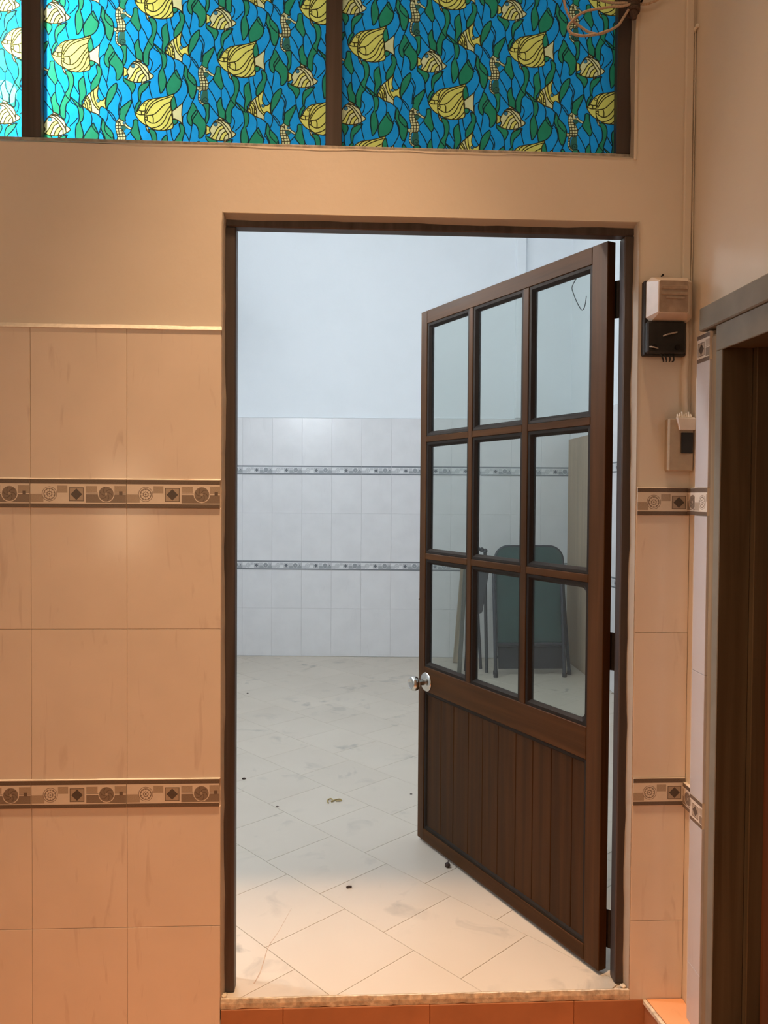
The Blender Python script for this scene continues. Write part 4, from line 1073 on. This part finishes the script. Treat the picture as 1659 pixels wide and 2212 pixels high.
# ================================================================== far room things
# --- folding table standing on edge, seen through the panes
ft0 = Vector((1.40, 3.72, 0)); tb = empty('folding_table', ft0); tag(tb, 'folded table with dull green round cornered top, standing upright behind the door glass', 'table')
def tl(x, y, z): return Vector((x, y, z))-ft0
def leany(z): return 3.655+0.150*(z/0.97)
bm = bmesh.new()
x0, x1, z0, z1, rc = 1.140, 1.662, 0.225, 0.972, 0.10
prof = []
for cx, cz, a0 in ((x1-rc, z1-rc, 0), (x0+rc, z1-rc, PI/2)):
    for k in range(9): prof.append((cx+rc*math.cos(a0+PI/2*k/8), cz+rc*math.sin(a0+PI/2*k/8)))
for cx, cz, a0 in ((x0+0.03, z0+0.03, PI), (x1-0.03, z0+0.03, 1.5*PI)):
    for k in range(5): prof.append((cx+0.03*math.cos(a0+PI/2*k/4), cz+0.03*math.sin(a0+PI/2*k/4)))
A = [bm.verts.new(tl(x, leany(z), z)) for x, z in prof]; B = [bm.verts.new(tl(x, leany(z)+0.022, z)) for x, z in prof]
n = len(prof)
for k in range(n): bm.faces.new((A[k], A[(k+1) % n], B[(k+1) % n], B[k]))
bm.faces.new(A); bm.faces.new(B[::-1])
link('table_top', mesh(bm), 'table_green', tb)
bm = bmesh.new(); tube(bm, [tl(x, leany(z)+0.011, z) for x, z in prof], 0.013, 6, True); link('edge_band', mesh(bm, smooth=60), 'tube_metal', tb)
for x in (1.118, 1.640): 
    link('leg', tubemesh([tl(x, leany(0)-0.03, 0.012), tl(x, leany(0.80)-0.03, 0.80)], 0.014, 8), 'tube_metal', tb)
for xa_, xb_ in ((1.132, 1.160), (1.702, 1.662)):
    link('leg', tubemesh([tl(xa_, leany(0)+0.06, 0.012), tl(xb_, leany(0.82)+0.045, 0.82)], 0.014, 8), 'tube_metal', tb)
link('crossbar', tubemesh([tl(1.118, leany(0.25)-0.03, 0.245), tl(1.640, leany(0.25)-0.03, 0.245)], 0.011, 8), 'tube_metal', tb)
link('crossbar', tubemesh([tl(1.132, leany(0.12)+0.055, 0.132), tl(1.700, leany(0.12)+0.055, 0.132)], 0.011, 8), 'tube_metal', tb)
for x, dy in ((1.118, -0.03), (1.640, -0.03), (1.132, 0.06), (1.702, 0.06)):
    link('rubber_foot', tubemesh([tl(x, leany(0)+dy, 0.0005), tl(x, leany(0)+dy, 0.03)], 0.018, 8), 'chair_black', tb)
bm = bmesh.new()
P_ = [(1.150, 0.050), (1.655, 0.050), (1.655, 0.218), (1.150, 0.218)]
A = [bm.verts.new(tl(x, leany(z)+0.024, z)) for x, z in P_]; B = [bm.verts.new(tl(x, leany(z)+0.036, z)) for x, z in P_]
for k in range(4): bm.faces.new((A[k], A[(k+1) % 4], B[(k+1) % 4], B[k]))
bm.faces.new(A); bm.faces.new(B[::-1]); link('shade_sheet', mesh(bm), 'chair_black', tb)  # black sheet added for the shadow zone between the legs
# --- folded chair leaning beside it
fc0 = Vector((1.06, 3.80, 0)); ch = empty('folding_chair', fc0+Vector((-0.040, 0.03, 0))); tag(ch, 'folded black metal chair leaning between the planks and the green table', 'chair')
def cl(x, y, z): return Vector((x, y, z))-fc0
link('leg', tubemesh([cl(0.952, 3.75, 0.012), cl(0.985, 3.81, 0.40), cl(1.040, 3.90, 0.93)], 0.013, 8), 'chair_black', ch)
link('leg', tubemesh([cl(1.108, 3.70, 0.012), cl(1.110, 3.78, 0.45), cl(1.118, 3.88, 0.92)], 0.013, 8), 'chair_black', ch)
link('leg', tubemesh([cl(1.085, 3.83, 0.012), cl(1.060, 3.85, 0.45), cl(1.010, 3.87, 0.78)], 0.012, 8), 'tube_metal', ch)
bm = bmesh.new()
a = [bm.verts.new(cl(*p)) for p in ((1.030, 3.80, 0.43), (1.085, 3.78, 0.46), (1.150, 3.83, 0.82), (1.038, 3.86, 0.82))]
b = [bm.verts.new(v.co+Vector((0.004, 0.03, 0))) for v in a]
for k in range(4): bm.faces.new((a[k], a[(k+1) % 4], b[(k+1) % 4], b[k]))
bm.faces.new(a); bm.faces.new(b[::-1]); bevel_all(bm, 0.006, 2)
link('seat', mesh(bm, smooth=40), 'chair_black', ch)
link('top_rail', tubemesh(catmull([cl(1.040, 3.90, 0.93), cl(1.044, 3.897, 0.957), cl(1.062, 3.893, 0.955), cl(1.085, 3.89, 0.937), cl(1.105, 3.885, 0.935), cl(1.118, 3.88, 0.92)], 5), 0.012, 8), 'tube_metal', ch)
bm = bmesh.new()
for p in ((1.044, 3.885, 0.955), (1.092, 3.878, 0.940), (1.118, 3.872, 0.932)):
    s = bmesh.ops.create_uvsphere(bm, u_segments=12, v_segments=8, radius=0.019)
    bmesh.ops.translate(bm, verts=s['verts'], vec=cl(*p))
link('end_cap', mesh(bm, smooth=60), 'tube_metal', ch)
# --- two planks leaning on the far wall
def plank(name, a, b, wd, th, mk, label):
    a, b = Vector(a), Vector(b); d = (b-a).normalized(); L_ = (b-a).length
    xax = Vector((1, 0, 0)); xax = (xax-d*xax.dot(d)).normalized(); yax = d.cross(xax)
    bm = bmesh.new(); box(bm, -wd/2, wd/2, -th/2, th/2, 0, L_); bevel_all(bm, 0.003)
    o = link(name, mesh(bm), mk, None, a)
    Mx = Matrix((xax, yax, d)).transposed(); o.rotation_euler = Mx.to_euler()
    return tag(o, label, 'plank', 'planks leaning in the far room corner')
plank('wood_plank', (0.878, 4.10, 0.006), (0.968, 4.285, 0.83), 0.040, 0.020, 'plank_wood', 'paint flaked pale plank leaning on the far wall, left one behind the door')
plank('wood_plank', (0.852, 3.70, 0.006), (0.985, 4.27, 0.86), 0.032, 0.020, 'plank_dark', 'dark narrow plank leaning beside the pale plank, its foot nearer the door')
# --- tan board standing against the right wall
tbd = boxobj('plywood_board', (FX1-0.034, FX1-0.016, 3.46, 4.20, 0.001, 1.83), 'plywood', None, 0.002)
tag(tbd, 'tall tan plywood board standing against the far room right wall', 'board')
# --- assumed fluorescent lamp and an added second one, far room left wall
for ty, tz, hl, lab in ((1.45, 2.62, 0.32, 'short white fluorescent tube lamp assumed on the left wall of the far room, nearer the doorway'), (2.90, 2.75, 0.32, 'second short white fluorescent tube lamp, added farther down the left wall of the far room')):
    tlm = empty('unseen_tube_lamp', (FX0, ty, tz)); tag(tlm, lab, 'lamp', 'unseen tube lamps of the far room')
    boxobj('housing', (0.0005, 0.045, -hl, hl, -0.03, 0.03), 'fixture', tlm, 0.004)
    bm = bmesh.new(); tube(bm, [(0.075, -hl+0.05, 0), (0.075, hl-0.05, 0)], 0.014, 12); link('tube', mesh(bm, smooth=60), 'tube', tlm)
    for y in (-hl+0.03, hl-0.03): boxobj('lamp_holder', (0.03, 0.095, y-0.018, y+0.018, -0.02, 0.02), 'fixture', tlm, 0.003)
bl = empty('assumed_bulb_lamp', (FX0, 0.30, 2.56)); tag(bl, 'bright white bulb assumed on the left wall just behind the transom window', 'lamp')  # assumed source of the glow at the left of the film
bm = bmesh.new(); tube(bm, [(0.0005, 0, 0), (0.012, 0, 0), (0.0125, 0, 0), (0.05, 0, 0)], [0.045, 0.045, 0.022, 0.020], 16); link('socket', mesh(bm, smooth=40), 'fixture', bl)
bm = bmesh.new(); tube(bm, [(0.0505, 0, 0), (0.065, 0, 0), (0.085, 0, 0), (0.105, 0, 0), (0.118, 0, 0), (0.124, 0, 0)], [0.014, 0.022, 0.030, 0.030, 0.020, 0.006], 16); link('bulb', mesh(bm, smooth=60), 'bulb', bl)
# --- assumed near room downlight, plus housings for the added spot and fills
for P_, lab in ((DOWN, 'white can downlight assumed on the ceiling above the middle of the doorway'), (ADDED_SPOT, 'white can added on the ceiling for a second spot, nearer the fuse box corner')):
    dlm = empty('unseen_ceiling_lamp', (P_[0], P_[1], CEIL_N)); tag(dlm, lab, 'lamp', 'assumed and added ceiling downlights')
    link('can', lathe([(0, 0), (0.11, 0), (0.11, -0.11), (0.102, -0.11), (0.102, -0.03), (0, -0.03)], 32), 'fixture', dlm)
    link('lens', lathe([(0, -0.034), (0.098, -0.034), (0.098, -0.040), (0, -0.040)], 32), 'lens', dlm)
wl = empty('fill_housing', (BACK_FILL[0], -4.0, BACK_FILL[2])); tag(wl, 'long housing of an added warm fill light high on the unseen back wall', 'lamp')
boxobj('fill_body', (-0.57, 0.57, 0.0005, 0.04, -0.13, 0.13), 'fixture', wl, 0.006)

sl = empty('fill_housing', (-2.2, SIDE_FILL[1], SIDE_FILL[2])); tag(sl, 'upright housing of an added warm fill light on the left wall of the near room', 'lamp')
boxobj('fill_body', (0.0005, 0.05, -0.15, 0.15, -0.43, 0.43), 'fixture', sl, 0.006)
w2 = empty('assumed_window', (-1.73, -4.0, 1.25)); tag(w2, 'small lit frosted window assumed in the unseen back wall, for the highlight on the wall tiles', 'window', kind='structure')  # assumed glowing window, added for the tile highlight and some warm fill
for x0, x1, z0, z1 in ((-0.24, -0.19, -0.43, 0.43), (0.19, 0.24, -0.43, 0.43), (-0.19, 0.19, 0.38, 0.43), (-0.19, 0.19, -0.43, -0.38)):
    boxobj('frame_side', (x0, x1, 0.0005, 0.03, z0, z1), 'frame', w2, 0.003)
boxobj('pane', (-0.19, 0.19, 0.0005, 0.010, -0.38, 0.38), 'assumed_lit_pane', w2)

# --- litter on the far floor
bm = bmesh.new(); bmesh.ops.create_icosphere(bm, subdivisions=3, radius=0.010)
for v in bm.verts: v.co *= 1+0.12*math.sin(v.co.x*900)*math.cos(v.co.z*700); v.co.z *= 0.9
tube(bm, [(0.002, 0.004, 0.007), (0.005, 0.013, 0.010)], [0.002, 0.0012], 6)
tag(link('seed_pod', mesh(bm, smooth=70), 'seed', None, (0.374, 0.709, 0.0085)), 'small round dark pod lying on the floor beside the open door', 'seed pod')
bm = bmesh.new(); tube(bm, [(-0.009, -0.002, 0), (-0.002, 0.001, 0.001), (0.009, 0.003, 0)], [0.0030, 0.0038, 0.0034], 7)
tag(link('twig', mesh(bm, smooth=60), 'seed', None, (0.012, 0.571, 0.0035)), 'short dark twig lying alone on the floor before the doorway', 'twig')
bm = bmesh.new()
tube(bm, catmull([(-0.018,-0.020,0),(-0.024,0.004,0.002),(-0.010,0.022,0.003),(0.000,0.008,0.002),(-0.006,-0.008,0.001),(0.010,0.012,0.001),(0.032,0.022,0),(0.038,0.006,0),(0.014,0.000,0.001)], 5), 0.0028, 6)
tag(link('rubber_band', mesh(bm, smooth=60), 'yellow_band', None, (-0.059, 1.322, 0.0030)), 'curled yellow rubber band on the floor in the doorway view', 'rubber band')
def crumb(x, y, s, label):
    bm = bmesh.new(); bmesh.ops.create_icosphere(bm, subdivisions=2, radius=s)
    for v in bm.verts: v.co.x *= 1.5+0.6*math.sin(v.co.y*1500); v.co.z *= 0.55
    tag(link('dirt_crumb', mesh(bm, smooth=80), 'seed', None, (x, y, s*0.5)), label, 'crumb', 'crumbs of dirt on the far floor')
crumb(-0.489, 1.607, 0.0065, 'largest dark dirt crumb, on the floor close to the left door jamb')
crumb(-0.677, 3.196, 0.0045, 'dark dirt crumb on the floor far back toward the end wall')
crumb(0.296, 1.396, 0.0035, 'dark dirt crumb beside the free edge of the door')
crumb(-0.300, 1.274, 0.0040, 'brown dirt crumb left of the yellow rubber band')
